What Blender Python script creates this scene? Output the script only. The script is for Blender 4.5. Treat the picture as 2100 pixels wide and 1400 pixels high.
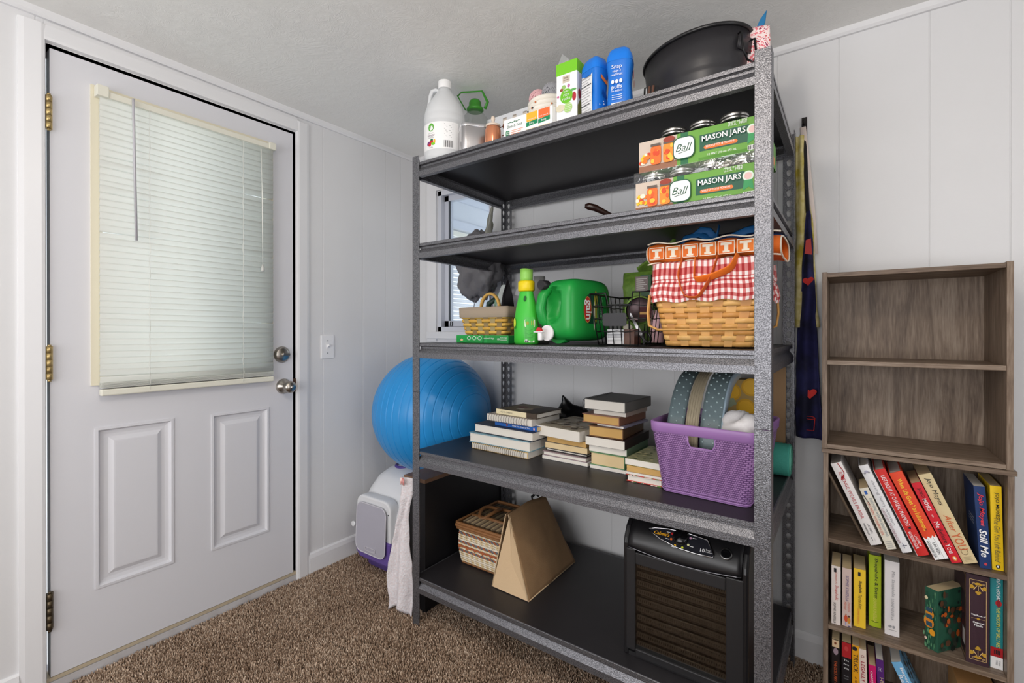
import bpy, bmesh, math, random
import numpy as np
from mathutils import Vector, Matrix, Euler, noise as mnoise
for o in list(bpy.data.objects): bpy.data.objects.remove(o)
random.seed(7)
SC = bpy.context.scene; COL = SC.collection
PI = math.pi; R = math.radians
# ---------------------------------------------------------------- camera, world, lights, exposure
cam = bpy.data.cameras.new('camera'); cam.lens = 16.494; cam.sensor_width = 36.0; cam.sensor_fit = 'HORIZONTAL'
cam.shift_y = -20.07/2100; cam.clip_start = 0.02
camo = bpy.data.objects.new('camera', cam); COL.objects.link(camo)
camo.location = (2.0683, -1.9280, 1.1396)
camo.rotation_euler = (R(90-0.12), 0, 0.62087)
SC.camera = camo
W = bpy.data.worlds.new('sky'); SC.world = W; W.use_nodes = True
bg = W.node_tree.nodes['Background']; bg.inputs[0].default_value = (0.86, 0.93, 1.0, 1); bg.inputs[1].default_value = 2.1
def light(name, kind, loc, power, color, size=None, size_y=None, rot=(0,0,0)):
    l = bpy.data.lights.new(name, kind); l.energy = power; l.color = color
    if kind == 'AREA':
        l.size = size
        if size_y: l.shape = 'RECTANGLE'; l.size_y = size_y
    elif size: l.shadow_soft_size = size
    o = bpy.data.objects.new(name, l); COL.objects.link(o); o.location = loc; o.rotation_euler = rot
    return o
light('ceiling_bulb', 'POINT', (1.70, -1.68, 1.98), 16, (1.0, 0.90, 0.79), 0.07)
light('fill_light_right', 'AREA', (3.85, -1.9, 1.25), 20, (0.96, 0.965, 0.98), 1.6, 1.2, (0, R(105), 0))  # added fill light standing for unseen daylight; no window in this wall
light('fill_light_rear', 'AREA', (1.4, -3.45, 1.2), 54, (0.97, 0.97, 0.98), 2.2, 1.3, (R(106), 0, 0))  # broad fill added behind the camera for unseen windows, none is built
VS = SC.view_settings; VS.view_transform = 'Standard'; VS.look = 'None'; VS.gamma = 1; VS.use_curve_mapping = False
VS.exposure = -0.24
# ---------------------------------------------------------------- materials
def lin(v):
    v /= 255.0
    return v/12.92 if v <= 0.04045 else ((v+0.055)/1.055)**2.4
def S(r, g, b): return (lin(r), lin(g), lin(b), 1)
MATS = {}
def mat(name, col=(200,200,200), rough=0.6, metal=0.0, bump=None, var=None, spec=0.5, trans=0.0, ior=1.45, alpha=1.0, coat=0.0, sheen=0.0, transl=0.0, obj=True):
    """bump=(scale,strength,distance) noise relief; var=(scale,amount,(r,g,b)) noise mix towards a second colour"""
    if name in MATS: return MATS[name]
    m = bpy.data.materials.new(name); m.use_nodes = True; nt = m.node_tree; n = nt.nodes; L = nt.links
    b = n['Principled BSDF']
    b.inputs['Base Color'].default_value = S(*col); b.inputs['Roughness'].default_value = rough; b.inputs['Metallic'].default_value = metal
    b.inputs['Specular IOR Level'].default_value = spec; b.inputs['Transmission Weight'].default_value = trans; b.inputs['IOR'].default_value = ior
    b.inputs['Alpha'].default_value = alpha; b.inputs['Coat Weight'].default_value = coat; b.inputs['Sheen Weight'].default_value = sheen
    tc = n.new('ShaderNodeTexCoord'); out = tc.outputs['Object']
    if var:
        ns = n.new('ShaderNodeTexNoise'); ns.inputs['Scale'].default_value = var[0]; ns.inputs['Detail'].default_value = 4
        L.new(out, ns.inputs['Vector'])
        rp = n.new('ShaderNodeValToRGB'); L.new(ns.outputs['Fac'], rp.inputs[0])
        rp.color_ramp.elements[0].position = 0.5-var[1]/2; rp.color_ramp.elements[1].position = 0.5+var[1]/2
        rp.color_ramp.elements[0].color = S(*col); rp.color_ramp.elements[1].color = S(*var[2])
        L.new(rp.outputs[0], b.inputs['Base Color'])
    if bump:
        ns = n.new('ShaderNodeTexNoise'); ns.inputs['Scale'].default_value = bump[0]; ns.inputs['Detail'].default_value = 3
        L.new(out, ns.inputs['Vector'])
        bp = n.new('ShaderNodeBump'); bp.inputs['Strength'].default_value = bump[1]; bp.inputs['Distance'].default_value = bump[2]
        L.new(ns.outputs['Fac'], bp.inputs['Height']); L.new(bp.outputs[0], b.inputs['Normal'])
    if transl:
        t = n.new('ShaderNodeBsdfTranslucent'); t.inputs[0].default_value = S(*col)
        mx = n.new('ShaderNodeMixShader'); mx.inputs[0].default_value = transl
        L.new(b.outputs[0], mx.inputs[1]); L.new(t.outputs[0], mx.inputs[2]); L.new(mx.outputs[0], n['Material Output'].inputs[0])
    MATS[name] = m; return m
def clear(name, tint=(250,252,252), gloss=.06, rough=.02, bump=None):
    """thin clear sheet: straight-through transmission plus a surface reflection"""
    if name in MATS: return MATS[name]
    m = bpy.data.materials.new(name); m.use_nodes = True; n = m.node_tree.nodes; L = m.node_tree.links
    t = n.new('ShaderNodeBsdfTransparent'); t.inputs[0].default_value = S(*tint)
    g = n.new('ShaderNodeBsdfGlossy'); g.inputs['Roughness'].default_value = rough
    fr = n.new('ShaderNodeLayerWeight'); fr.inputs[0].default_value = .25
    ma = n.new('ShaderNodeMath'); ma.operation = 'MULTIPLY_ADD'; ma.inputs[1].default_value = .5; ma.inputs[2].default_value = gloss; ma.use_clamp = True
    L.new(fr.outputs['Facing'], ma.inputs[0]); mx = n.new('ShaderNodeMixShader'); L.new(ma.outputs[0], mx.inputs[0]); L.new(t.outputs[0], mx.inputs[1]); L.new(g.outputs[0], mx.inputs[2])
    if bump:
        ns = n.new('ShaderNodeTexNoise'); ns.inputs['Scale'].default_value = bump[0]; bp = n.new('ShaderNodeBump'); bp.inputs['Strength'].default_value = bump[1]; bp.inputs['Distance'].default_value = bump[2]
        tc = n.new('ShaderNodeTexCoord'); L.new(tc.outputs['Object'], ns.inputs['Vector']); L.new(ns.outputs['Fac'], bp.inputs['Height']); L.new(bp.outputs[0], g.inputs['Normal'])
    L.new(mx.outputs[0], n['Material Output'].inputs[0]); MATS[name] = m; return m
def nodes_of(m): return m.node_tree.nodes, m.node_tree.links, m.node_tree.nodes['Principled BSDF']
def plain(r, g, b, rough=0.55, **k): return mat('p_%d_%d_%d_%d' % (r, g, b, int(rough*100)) + ''.join(k), (r, g, b), rough, **k)
# ---------------------------------------------------------------- mesh builder
class MB:
    def __init__(s): s.v = []; s.f = []; s.mi = []; s.sm = []; s.M = Matrix.Identity(4)
    def add(s, vs, fs, m=0, smooth=False):
        k = len(s.v); s.v += [tuple(s.M @ Vector(p)) for p in vs]
        for f in fs: s.f.append([i+k for i in f]); s.mi.append(m); s.sm.append(smooth)
        return s
    def box(s, x0, x1, y0, y1, z0, z1, m=0):
        vs = [(x, y, z) for z in (z0, z1) for y in (y0, y1) for x in (x0, x1)]
        return s.add(vs, [(0,2,3,1),(4,5,7,6),(0,1,5,4),(2,6,7,3),(0,4,6,2),(1,3,7,5)], m)
    def cbox(s, c, d, m=0, rot=None):
        k = len(s.v); h = [q/2 for q in d]
        s.box(-h[0], h[0], -h[1], h[1], -h[2], h[2], m)
        T = Matrix.Translation(Vector(c)) @ (Euler(rot).to_matrix().to_4x4() if rot else Matrix.Identity(4))
        for i in range(k, len(s.v)): s.v[i] = tuple(T @ Vector(s.v[i]))
        return s
    def lathe(s, prof, n=24, c=(0,0,0), axis='z', m=0, smooth=True, sx=1, sy=1, caps=True):
        vs = []; fs = []
        for (r, z) in prof:
            for i in range(n):
                a = 2*PI*i/n; p = (r*math.cos(a)*sx, r*math.sin(a)*sy, z)
                if axis == 'y': p = (p[0], p[2], -p[1])
                if axis == 'x': p = (p[2], p[0], p[1])
                vs.append((p[0]+c[0], p[1]+c[1], p[2]+c[2]))
        for j in range(len(prof)-1):
            for i in range(n):
                a = j*n+i; b = j*n+(i+1) % n; fs.append((a, b, b+n, a+n))
        s.add(vs, fs, m, smooth)
        if caps:
            k = len(s.v)-len(vs)
            if prof[0][0] > 1e-5: s.f.append([k+i for i in reversed(range(n))]); s.mi.append(m); s.sm.append(False)
            if prof[-1][0] > 1e-5: s.f.append([k+(len(prof)-1)*n+i for i in range(n)]); s.mi.append(m); s.sm.append(False)
        return s
    def cyl(s, c, r, h, n=20, axis='z', m=0, smooth=True): return s.lathe([(r, 0), (r, h)], n, c, axis, m, smooth)
    def ball(s, c, r, n=16, k=10, m=0, sz=(1,1,1)):
        vs = []; fs = []
        for j in range(k+1):
            t = PI*j/k
            for i in range(n):
                a = 2*PI*i/n; vs.append((c[0]+r*sz[0]*math.sin(t)*math.cos(a), c[1]+r*sz[1]*math.sin(t)*math.sin(a), c[2]-r*sz[2]*math.cos(t)))
        for j in range(k):
            for i in range(n):
                a = j*n+i; b = j*n+(i+1) % n; fs.append((a, b, b+n, a+n))
        return s.add(vs, fs, m, True)
    def tube(s, pts, r, n=8, m=0, closed=False, flat=None):
        """sweep a circle (or an ellipse, flat=(a,b)) along pts"""
        P = [Vector(p) for p in pts]; N = len(P); vs = []; fs = []; up = None
        for i in range(N):
            if closed: t = P[(i+1) % N]-P[i-1]
            else: t = P[min(i+1, N-1)]-P[max(i-1, 0)]
            t = t.normalized() if t.length > 1e-9 else Vector((0,0,1))
            if up is None:
                up = Vector((0,0,1)) if abs(t.z) < 0.9 else Vector((0,1,0))
            u = (up - t*up.dot(t)); u = u.normalized() if u.length > 1e-6 else t.orthogonal().normalized()
            up = u; w = t.cross(u)
            ra, rb = (flat if flat else (r, r)); rr = r[i] if isinstance(r, (list, tuple)) else None
            if rr is not None: ra = rb = rr
            for j in range(n):
                a = 2*PI*j/n; vs.append(tuple(P[i]+u*ra*math.cos(a)+w*rb*math.sin(a)))
        for i in range(N if closed else N-1):
            for j in range(n):
                a = i*n+j; b = i*n+(j+1) % n; c2 = ((i+1) % N)*n+(j+1) % n; d = ((i+1) % N)*n+j
                fs.append((a, b, c2, d))
        if not closed: fs += [tuple(reversed(range(n))), tuple((N-1)*n+j for j in range(n))]
        return s.add(vs, fs, m, True)
    def grid(s, fn, nu, nv, m=0, closed_u=False, smooth=True):
        vs = [fn(i/(nu if closed_u else nu-1), j/(nv-1)) for j in range(nv) for i in range(nu)]; fs = []
        for j in range(nv-1):
            for i in range(nu if closed_u else nu-1):
                a = j*nu+i; b = j*nu+(i+1) % nu; fs.append((a, b, b+nu, a+nu))
        return s.add(vs, fs, m, smooth)
    def prism(s, pts, O, U, V, d, m=0, smooth=False):
        """extrude a 2D outline (u,v) in the plane O,U,V by d along U x V"""
        O = Vector(O); U = Vector(U); V = Vector(V); N = U.cross(V).normalized()*d; n = len(pts)
        vs = [tuple(O+U*a+V*b) for a, b in pts]+[tuple(O+U*a+V*b+N) for a, b in pts]
        fs = [tuple(reversed(range(n))), tuple(range(n, 2*n))]
        s.add(vs, fs, m, False); k = len(s.v)-2*n
        for i in range(n):
            j = (i+1) % n; s.f.append([k+i, k+j, k+n+j, k+n+i]); s.mi.append(m); s.sm.append(smooth)
        return s
    def sheet(s, pts, O, U, V, m=0):
        O = Vector(O); U = Vector(U); V = Vector(V)
        return s.add([tuple(O+U*a+V*b) for a, b in pts], [tuple(range(len(pts)))], m)
def mk(name, mb, mats, parent=None, loc=(0,0,0), rot=(0,0,0), bev=0, seg=2, solid=0, sub=0, **props):
    me = bpy.data.meshes.new(name)
    me.from_pydata(mb.v, [], mb.f)
    me.polygons.foreach_set('material_index', mb.mi); me.polygons.foreach_set('use_smooth', mb.sm)
    for m in (mats if isinstance(mats, (list, tuple)) else [mats]): me.materials.append(m)
    me.update()
    o = bpy.data.objects.new(name, me); COL.objects.link(o); o.location = loc; o.rotation_euler = rot
    if parent: o.parent = parent
    if solid:
        q = o.modifiers.new('s', 'SOLIDIFY'); q.thickness = solid; q.offset = 0
    if sub:
        q = o.modifiers.new('u', 'SUBSURF'); q.levels = sub; q.render_levels = sub
    if bev:
        q = o.modifiers.new('b', 'BEVEL'); q.width = bev; q.segments = seg; q.limit_method = 'ANGLE'; q.angle_limit = R(40); q.harden_normals = False
    for k, v in props.items(): o[k] = v
    return o
def like(o, parent=None, loc=None, rot=None):
    c = o.copy(); COL.objects.link(c)
    for k in ('label', 'category', 'group'):
        if k in c and k != 'group': del c[k]
    if parent: c.parent = parent
    if loc is not None: c.location = loc
    if rot is not None: c.rotation_euler = rot
    return c
def thing(name, label, cat, loc=(0,0,0), rot=(0,0,0), group=None):
    o = bpy.data.objects.new(name, None); o.empty_display_size = 0.05; COL.objects.link(o); o.location = loc; o.rotation_euler = rot
    o['label'] = label; o['category'] = cat
    if group: o['group'] = group
    return o
def dup(root, loc, rot, label, group=None):
    r = root.copy(); COL.objects.link(r); r.location = loc; r.rotation_euler = rot; r['label'] = label
    if group: r['group'] = group
    for ch in list(root.children):
        c = ch.copy(); COL.objects.link(c); c.parent = r
        for g in ch.children:
            d = g.copy(); COL.objects.link(d); d.parent = c
    return r
# flat print: text and shapes laid on a surface
FX, FZ = (1,0,0), (0,0,1)
def txt(parent, s, O, U, V, w=None, h=None, m=None, shear=0.0, bold=0.0, name='lettering'):
    cu = bpy.data.curves.new('t', 'FONT'); cu.body = s; cu.size = 1; cu.shear = shear; cu.resolution_u = 2; cu.offset = bold
    to = bpy.data.objects.new('t', cu)
    me = bpy.data.meshes.new_from_object(to); bpy.data.objects.remove(to); bpy.data.curves.remove(cu)
    n = len(me.vertices)
    if n == 0: return None
    co = np.empty(n*3); me.vertices.foreach_get('co', co); co = co.reshape(-1, 3)
    lo = co.min(0); hi = co.max(0); sz = np.maximum(hi-lo, 1e-6); c = (lo+hi)/2
    if w and h: kx, ky = w/sz[0], h/sz[1]
    elif w: kx = ky = w/sz[0]
    else: kx = ky = h/sz[1]
    a = (co[:, 0]-c[0])*kx; b = (co[:, 1]-c[1])*ky
    U = np.array(U, float); V = np.array(V, float); P = np.array(O, float)+a[:, None]*U+b[:, None]*V
    me.vertices.foreach_set('co', P.ravel()); me.materials.clear(); me.materials.append(m); me.update(); me.name = name
    o = bpy.data.objects.new(name, me); COL.objects.link(o); o.parent = parent
    return o
def ell(a, b, n=24, c=(0,0)): return [(c[0]+a*math.cos(2*PI*i/n), c[1]+b*math.sin(2*PI*i/n)) for i in range(n)]
def rec(x0, x1, y0, y1): return [(x0,y0),(x1,y0),(x1,y1),(x0,y1)]
def rrec(w, h, r, n=5, c=(0,0)):
    p = []
    for cx, cy, a0 in ((w/2-r, h/2-r, 0), (-w/2+r, h/2-r, 90), (-w/2+r, -h/2+r, 180), (w/2-r, -h/2+r, 270)):
        for i in range(n+1):
            a = R(a0+90*i/n); p.append((c[0]+cx+r*math.cos(a), c[1]+cy+r*math.sin(a)))
    return p
def heart(s, c=(0,0)): return [(c[0]+s*0.062*16*math.sin(t)**3, c[1]+s*0.062*(13*math.cos(t)-5*math.cos(2*t)-2*math.cos(3*t)-math.cos(4*t))) for t in [2*PI*i/28 for i in range(28)]]
def art(parent, shapes, O, U, V, name='print'):
    """shapes: list of (outline, material); all in one print mesh, each a hair above the last"""
    mb = MB(); ms = []; N = Vector(U).cross(Vector(V)).normalized()
    for i, (p, m) in enumerate(shapes):
        if m not in ms: ms.append(m)
        mb.sheet(p, Vector(O)+N*(0.00012*i), U, V, ms.index(m))
    return mk(name, mb, ms, parent)
INK = plain(25,25,30,.6); WHITE = plain(240,240,238,.5)
# ---------------------------------------------------------------- room materials
PAINT = mat('white_wall_paint', (226,226,228), .55, bump=(90,.10,.002), var=(3,.9,(220,220,221)))
TRIMW = mat('white_trim_paint', (230,230,232), .38, bump=(30,.06,.001))
DOORP = mat('white_door_paint', (218,218,223), .42, bump=(260,.05,.0005))
def ceiling_mat():
    m = mat('brushed_ceiling_plaster', (240,239,236), .6); n, L, b = nodes_of(m)
    tc = n.new('ShaderNodeTexCoord'); vo = n.new('ShaderNodeTexVoronoi'); vo.inputs['Scale'].default_value = 3.6; L.new(tc.outputs['Object'], vo.inputs['Vector'])
    # brush strokes: each patch has its own direction, given by the patch colour
    sep = n.new('ShaderNodeSeparateColor'); L.new(vo.outputs['Color'], sep.inputs[0])
    an = n.new('ShaderNodeMath'); an.operation = 'MULTIPLY'; an.inputs[1].default_value = 6.28; L.new(sep.outputs[0], an.inputs[0])
    wob = n.new('ShaderNodeTexNoise'); wob.inputs['Scale'].default_value = 5; L.new(tc.outputs['Object'], wob.inputs['Vector'])
    am = n.new('ShaderNodeMath'); am.operation = 'MULTIPLY_ADD'; am.inputs[1].default_value = 2.2; L.new(wob.outputs['Fac'], am.inputs[0]); L.new(an.outputs[0], am.inputs[2])
    ro = n.new('ShaderNodeVectorRotate'); ro.rotation_type = 'Z_AXIS'; L.new(tc.outputs['Object'], ro.inputs['Vector']); L.new(am.outputs[0], ro.inputs['Angle'])
    mp = n.new('ShaderNodeMapping'); mp.inputs['Scale'].default_value = (150, 14, 20); L.new(ro.outputs[0], mp.inputs[0])
    n2 = n.new('ShaderNodeTexNoise'); n2.inputs['Scale'].default_value = 1; n2.inputs['Detail'].default_value = 3; L.new(mp.outputs[0], n2.inputs['Vector'])
    n3 = n.new('ShaderNodeTexNoise'); n3.inputs['Scale'].default_value = 28; n3.inputs['Detail'].default_value = 5; L.new(tc.outputs['Object'], n3.inputs['Vector'])
    ad = n.new('ShaderNodeMath'); ad.operation = 'MULTIPLY_ADD'; ad.inputs[1].default_value = 1.3; L.new(n3.outputs['Fac'], ad.inputs[0]); L.new(n2.outputs['Fac'], ad.inputs[2])
    bp = n.new('ShaderNodeBump'); bp.inputs['Strength'].default_value = .42; bp.inputs['Distance'].default_value = .0028
    L.new(ad.outputs[0], bp.inputs['Height']); L.new(bp.outputs[0], b.inputs['Normal']); return m
CEIL = ceiling_mat()
def structure(name, mb, m, parent=None, **k): return mk(name, mb, m, parent, **({} if parent else {'kind': 'structure'}), **k)
XR, YF, ZC = 4.0, -3.6, 2.15
# ---------------------------------------------------------------- room shell
structure('floor', MB().box(-.1, XR, YF, .1, -.1, -.012), mat('carpet_backing', (74,58,46), .95))
structure('ceiling', MB().box(-.1, XR, YF, .12, ZC, ZC+.08), CEIL)
# back wall: backing slab round the window hole, then grooved panels in front of it
WX0, WX1, WZ0, WZ1 = .171, .575, 1.135, 1.93
def holed(mb, a0, a1, z0, z1, h, put):
    """cut the rectangle a0..a1 by z0..z1 round a hole h=(a0,a1,z0,z1)"""
    if h is None or h[1] <= a0 or h[0] >= a1: put(a0, a1, z0, z1); return
    if a0 < h[0]: put(a0, h[0], z0, z1)
    if a1 > h[1]: put(h[1], a1, z0, z1)
    b0, b1 = max(a0, h[0]), min(a1, h[1])
    if z0 < h[2]: put(b0, b1, z0, h[2])
    if z1 > h[3]: put(b0, b1, h[3], z1)
mb = MB(); holed(mb, -.1, XR, -.1, ZC, (WX0, WX1, WZ0, WZ1), lambda a, b, c, d: mb.box(a, b, .0016, .12, c, d))
wall_back = structure('wall_back', mb, PAINT)
gx = [0.0, .075, .435, .62, .82, 1.04, 1.228, 1.326, 1.5, 1.68, 1.862, 2.043, 2.273, 2.448, 2.66, 2.85, 3.1, 3.3, 3.55, XR]
for a, b in zip(gx[:-1], gx[1:]):
    mb = MB(); holed(mb, a+.0012, b-.0012, 0, ZC, (WX0, WX1, WZ0, WZ1), lambda p, q, c, d: mb.box(p, q, 0, .0017, c, d))
    structure('panel', mb, PAINT, wall_back, bev=.0012, seg=1)
# left wall with the door hole
DY0, DY1, DZ1 = -1.582, -.750, 2.052
mb = MB(); holed(mb, YF, .12, -.1, ZC, (DY0, DY1, -.2, DZ1), lambda a, b, c, d: mb.box(-.12, -.0016, a, b, c, d))
wall_left = structure('wall_left', mb, PAINT)
gy = [YF, -3.2, -2.9, -2.45, -2.1, -1.86, -1.60, -.61, -.382, -.232, -.128, 0.0]
for a, b in zip(gy[:-1], gy[1:]):
    mb = MB(); holed(mb, a+.0012, b-.0012, 0, ZC, (DY0, DY1, -.2, DZ1), lambda p, q, c, d: mb.box(-.0017, 0, p, q, c, d))
    structure('panel', mb, PAINT, wall_left, bev=.0012, seg=1)
structure('wall_right', MB().box(XR, XR+.1, YF, .12, -.1, ZC), PAINT)
structure('wall_front', MB().box(-.12, XR+.1, YF-.1, YF, -.1, ZC), PAINT)
# trims: ceiling strips, baseboards, door casing
structure('trim_1', MB().prism([(0,0),(.016,0),(.016,-.018),(.010,-.026),(0,-.026)], (0, YF, ZC), (1,0,0), (0,0,1), -(0.0-YF)), TRIMW)
structure('trim_2', MB().prism([(0,0),(-.016,0),(-.016,-.018),(-.010,-.026),(0,-.026)], (0, 0, ZC), (0,1,0), (0,0,1), XR), TRIMW)
bbp = [(0,-.02),(.013,-.02),(.013,.066),(.009,.084),(.004,.09),(0,.09)]
structure('baseboard_left', MB().prism(bbp, (0, -.687, 0), (1,0,0), (0,0,1), -.687), TRIMW)
structure('baseboard_left_front', MB().prism(bbp, (0, YF, 0), (1,0,0), (0,0,1), -(-1.640-YF)), TRIMW)
structure('baseboard_back', MB().prism([(-a, b) for a, b in bbp], (0.014, 0, 0), (0,1,0), (0,0,1), XR-.014), TRIMW)
CASP = [(0,0),(.013,.004),(.015,.012),(.012,.05),(.008,.063),(0,.063)]   # casing section: proud, across
structure('trim_3', MB().prism([(a, b) for a, b in CASP], (0, DY1, -.02), (1,0,0), (0,1,0), ZC-.026-.02+.02+.0), TRIMW)
structure('trim_4', MB().prism([(a, -b) for a, b in CASP][::-1], (0, DY0+.005, -.02), (1,0,0), (0,1,0), ZC-.026), TRIMW)
structure('trim_5', MB().prism([(a, b) for a, b in CASP], (0, DY1+.004, DZ1+.002), (1,0,0), (0,0,1), (DY1-DY0)+.004), TRIMW)
# jambs and stop, threshold
mb = MB()
mb.box(-.12, -.001, DY1, DY1+.012, -.02, DZ1).box(-.12, -.001, DY0-.012, DY0, -.02, DZ1).box(-.12, -.001, DY0, DY1, DZ1, DZ1+.012)
structure('trim_6', mb, TRIMW)
structure('trim_7', MB().box(-.12, .004, DY0, DY1, -.03, .018), mat('worn_threshold', (205,203,205), .5, bump=(60,.2,.002), var=(14,.4,(188,184,184))))
structure('trim_8', MB().box(-.05, .002, DY0, DY1, .020, .031), mat('beige_sweep', (188,174,150), .6))
# ---------------------------------------------------------------- door
LY0, LY1, LZ0, LZ1 = -1.568, -.763, .033, 2.040
GH = (-1.440, -.885, .985, 1.935)    # glass hole
def door_face():
    """leaf with a glass hole and two raised panels: front skin as a grid of quads"""
    mb = MB(); pan = [(-1.459, -1.232, .265, .810), (-1.103, -.874, .260, .805)]
    ys = sorted({LY0, LY1, GH[0], GH[1], *[p[0] for p in pan], *[p[1] for p in pan]}); zs = sorted({LZ0, LZ1, GH[2], GH[3], *[p[2] for p in pan], *[p[3] for p in pan]})
    def inside(y, z, r): return r[0] < y < r[1] and r[2] < z < r[3]
    for i in range(len(ys)-1):
        for j in range(len(zs)-1):
            y, z = (ys[i]+ys[i+1])/2, (zs[j]+zs[j+1])/2
            if inside(y, z, GH) or any(inside(y, z, p) for p in pan): continue
            mb.add([(0, ys[i], zs[j]), (0, ys[i+1], zs[j]), (0, ys[i+1], zs[j+1]), (0, ys[i], zs[j+1])], [(0,1,2,3)])
    mb.box(-.044, -.0005, LY0, LY0+.001, LZ0, LZ1); mb.box(-.044, -.0005, LY1-.001, LY1, LZ0, LZ1); mb.box(-.044, -.0005, LY0, LY1, LZ1-.001, LZ1); mb.box(-.044, -.0005, LY0, LY1, LZ0, LZ0+.001)
    for a, b in ((LY0, GH[0]), (GH[1], LY1)): mb.box(-.045, -.044, a, b, LZ0, LZ1)
    mb.box(-.045, -.044, GH[0], GH[1], LZ0, GH[2]); mb.box(-.045, -.044, GH[0], GH[1], GH[3], LZ1)
    return mb, pan
mb, pans = door_face(); door = structure('door_1', mb, DOORP)
for p in pans:
    st = [(0, 0), (.0, .004), (.008, .0045), (.014, -.006), (.026, -.008), (.036, -.0075), (.050, .0005), (.054, .001)]   # inset, height
    mb = MB()
    def ring(i): d, h = st[i]; return [(h, p[0]+d, p[2]+d), (h, p[1]-d, p[2]+d), (h, p[1]-d, p[3]-d), (h, p[0]+d, p[3]-d)]
    for i in range(len(st)-1):
        a, b = ring(i), ring(i+1); mb.add(a+b, [(0,1,5,4),(1,2,6,5),(2,3,7,6),(3,0,4,7)])
    mb.add(ring(len(st)-1), [(0,1,2,3)])
    mk('raised_panel', mb, DOORP, door)
mb = MB(); o = (-1.470, -.858, .955, 1.965)
for a in ((o[0], GH[0], o[2], o[3]), (GH[1], o[1], o[2], o[3]), (GH[0], GH[1], o[2], GH[2]), (GH[0], GH[1], GH[3], o[3])): mb.box(-.04, .009, *a)
mk('glass_frame', mb, mat('cream_frame', (226,219,196), .5), door)
GLASS = clear('window_glass')
mk('glass_pane', MB().box(-.026, -.022, GH[0], GH[1], GH[2], GH[3]), GLASS, door)
BRASS = mat('aged_brass', (196,172,118), .38, metal=.75, var=(26,.3,(160,138,92))); DARKBR = mat('dark_bronze', (96,84,66), .45, metal=.8)
NICK = mat('satin_nickel', (176,170,162), .3, metal=1.0)
for z0, z1, m in ((1.780, 1.886, BRASS), (.984, 1.090, BRASS), (.190, .306, DARKBR)):
    mb = MB()
    for k in range(5):
        h = (z1-z0)/5; mb.cyl((.009, -1.5715, z0+k*h+.0006), .0075, h-.0012, 12)
    mb.cyl((.009, -1.5715, z0-.006), .005, .006, 10).cyl((.009, -1.5715, z1), .005, .005, 10)
    mb.box(.0, .003, -1.580, -1.562, z0, z1)
    mk('hinge', mb, m, door, label='tarnished dark hinge' if m is DARKBR else 'worn brass hinge')
kb = mk('deadbolt', MB().lathe([(.036,0),(.036,.006),(.031,.011),(.031,.013),(.027,.016),(0,.016)], 28, (.0,-.8165,1.033), 'x'), NICK, door)
mk('thumb_turn', MB().cyl((.014,-.8165,1.033), .008, .008, 12, 'x').cbox((.024,-.806,1.034), (.006,.034,.011), rot=(R(-6),0,0)), NICK, kb, bev=.002)
kn = mk('door_knob', MB().lathe([(.034,0),(.034,.004),(.028,.012),(.017,.022),(.014,.030),(.0155,.036),(.024,.044),(.0265,.054),(.0255,.064),(.019,.071),(.0,.072)], 28, (0,-.808,.890), 'x'), NICK, door)
mk('privacy_button', MB().lathe([(.0065,0),(.0065,.004),(0,.005)], 14, (.071,-.808,.890), 'x'), mat('bright_nickel', (205,205,205), .2, metal=1), kn)
mk('latch_plate', MB().box(-.006, .0025, -.7625, -.750, .862, .920), mat('dark_strike', (86,60,44), .5, metal=.5), door)
# ---------------------------------------------------------------- door blind
SLAT = mat('ivory_blind_slat', (243,244,240), .5, transl=.55)
bl = thing('window_blind', 'ivory aluminium mini blind hung over the glass of the white door', 'blind', (0,-1.16,.92))
def P0(x, y, z): return (x, y+1.16, z-.92)
mb = MB(); mb.box(.010, .040, -.300, .296, 1.005, 1.026); mk('head_rail', mb, mat('ivory_rail', (228,226,212), .45), bl, bev=.002)
mb = MB(); mb.box(.010, .044, -.302, -.270, 1.004, 1.040); mk('end_bracket', mb, mat('ivory_rail'), bl, bev=.002)
mb = MB(); mb.box(.010, .044, .270, .298, 1.004, 1.034); mk('end_bracket', mb, mat('ivory_rail'), bl, bev=.002)
def slat_mesh():
    return MB().grid(lambda u, v: (.0125*math.cos(R(74))-.025*math.cos(R(74))*v + .0020*math.sin(PI*v), -.292+.584*u, .0128*math.sin(R(74))-.0256*math.sin(R(74))*v), 2, 5)
s0 = None; NS = 45; z1, z0 = .992, .052
for i in range(NS):
    z = z1+(z0-z1)*i/(NS-1); rr = (R(random.uniform(-1.2, 1.2)) if random.random() < .3 else 0, 0, 0)
    if s0 is None: s0 = mk('slat', slat_mesh(), SLAT, bl, loc=(.026,0,z), solid=.0008)
    else: like(s0, bl, (.026 + random.uniform(-.0006,.0006), 0, z), rr)
for k in range(5): mk('stacked_slat', MB().box(.012, .037, -.290, .290, .026+k*.0035, .0285+k*.0035), SLAT, bl)
mk('bottom_rail', MB().box(.012, .038, -.291, .291, .000, .022), mat('ivory_rail'), bl, bev=.004)
for y in (-.157, .162): mk('ladder_cord', MB().tube([P0(.041, y-1.16, z) for z in (1.925, .93)], .0008, 5).tube([P0(.041+.0015*math.sin(k), y-1.16+.003*math.sin(k*1.7), 1.92-k*.025) for k in range(40)], .0006, 4), mat('white_cord', (238,238,232), .8), bl)
mk('tilt_wand', MB().tube([P0(.050, -1.366, 1.945), P0(.050, -1.366, 1.90), P0(.049, -1.358, 1.455)], .0042, 6), mat('clear_wand', (186,184,190), .25), bl)
mk('pull_cord', MB().tube([P0(.046, -.926, 1.91), P0(.046, -.922, 1.41)], .0011, 5).tube([P0(.048, -.93, 1.91), P0(.047, -.923, 1.7), P0(.046, -.922, 1.42)], .0009, 5), mat('white_cord'), bl)
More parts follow.
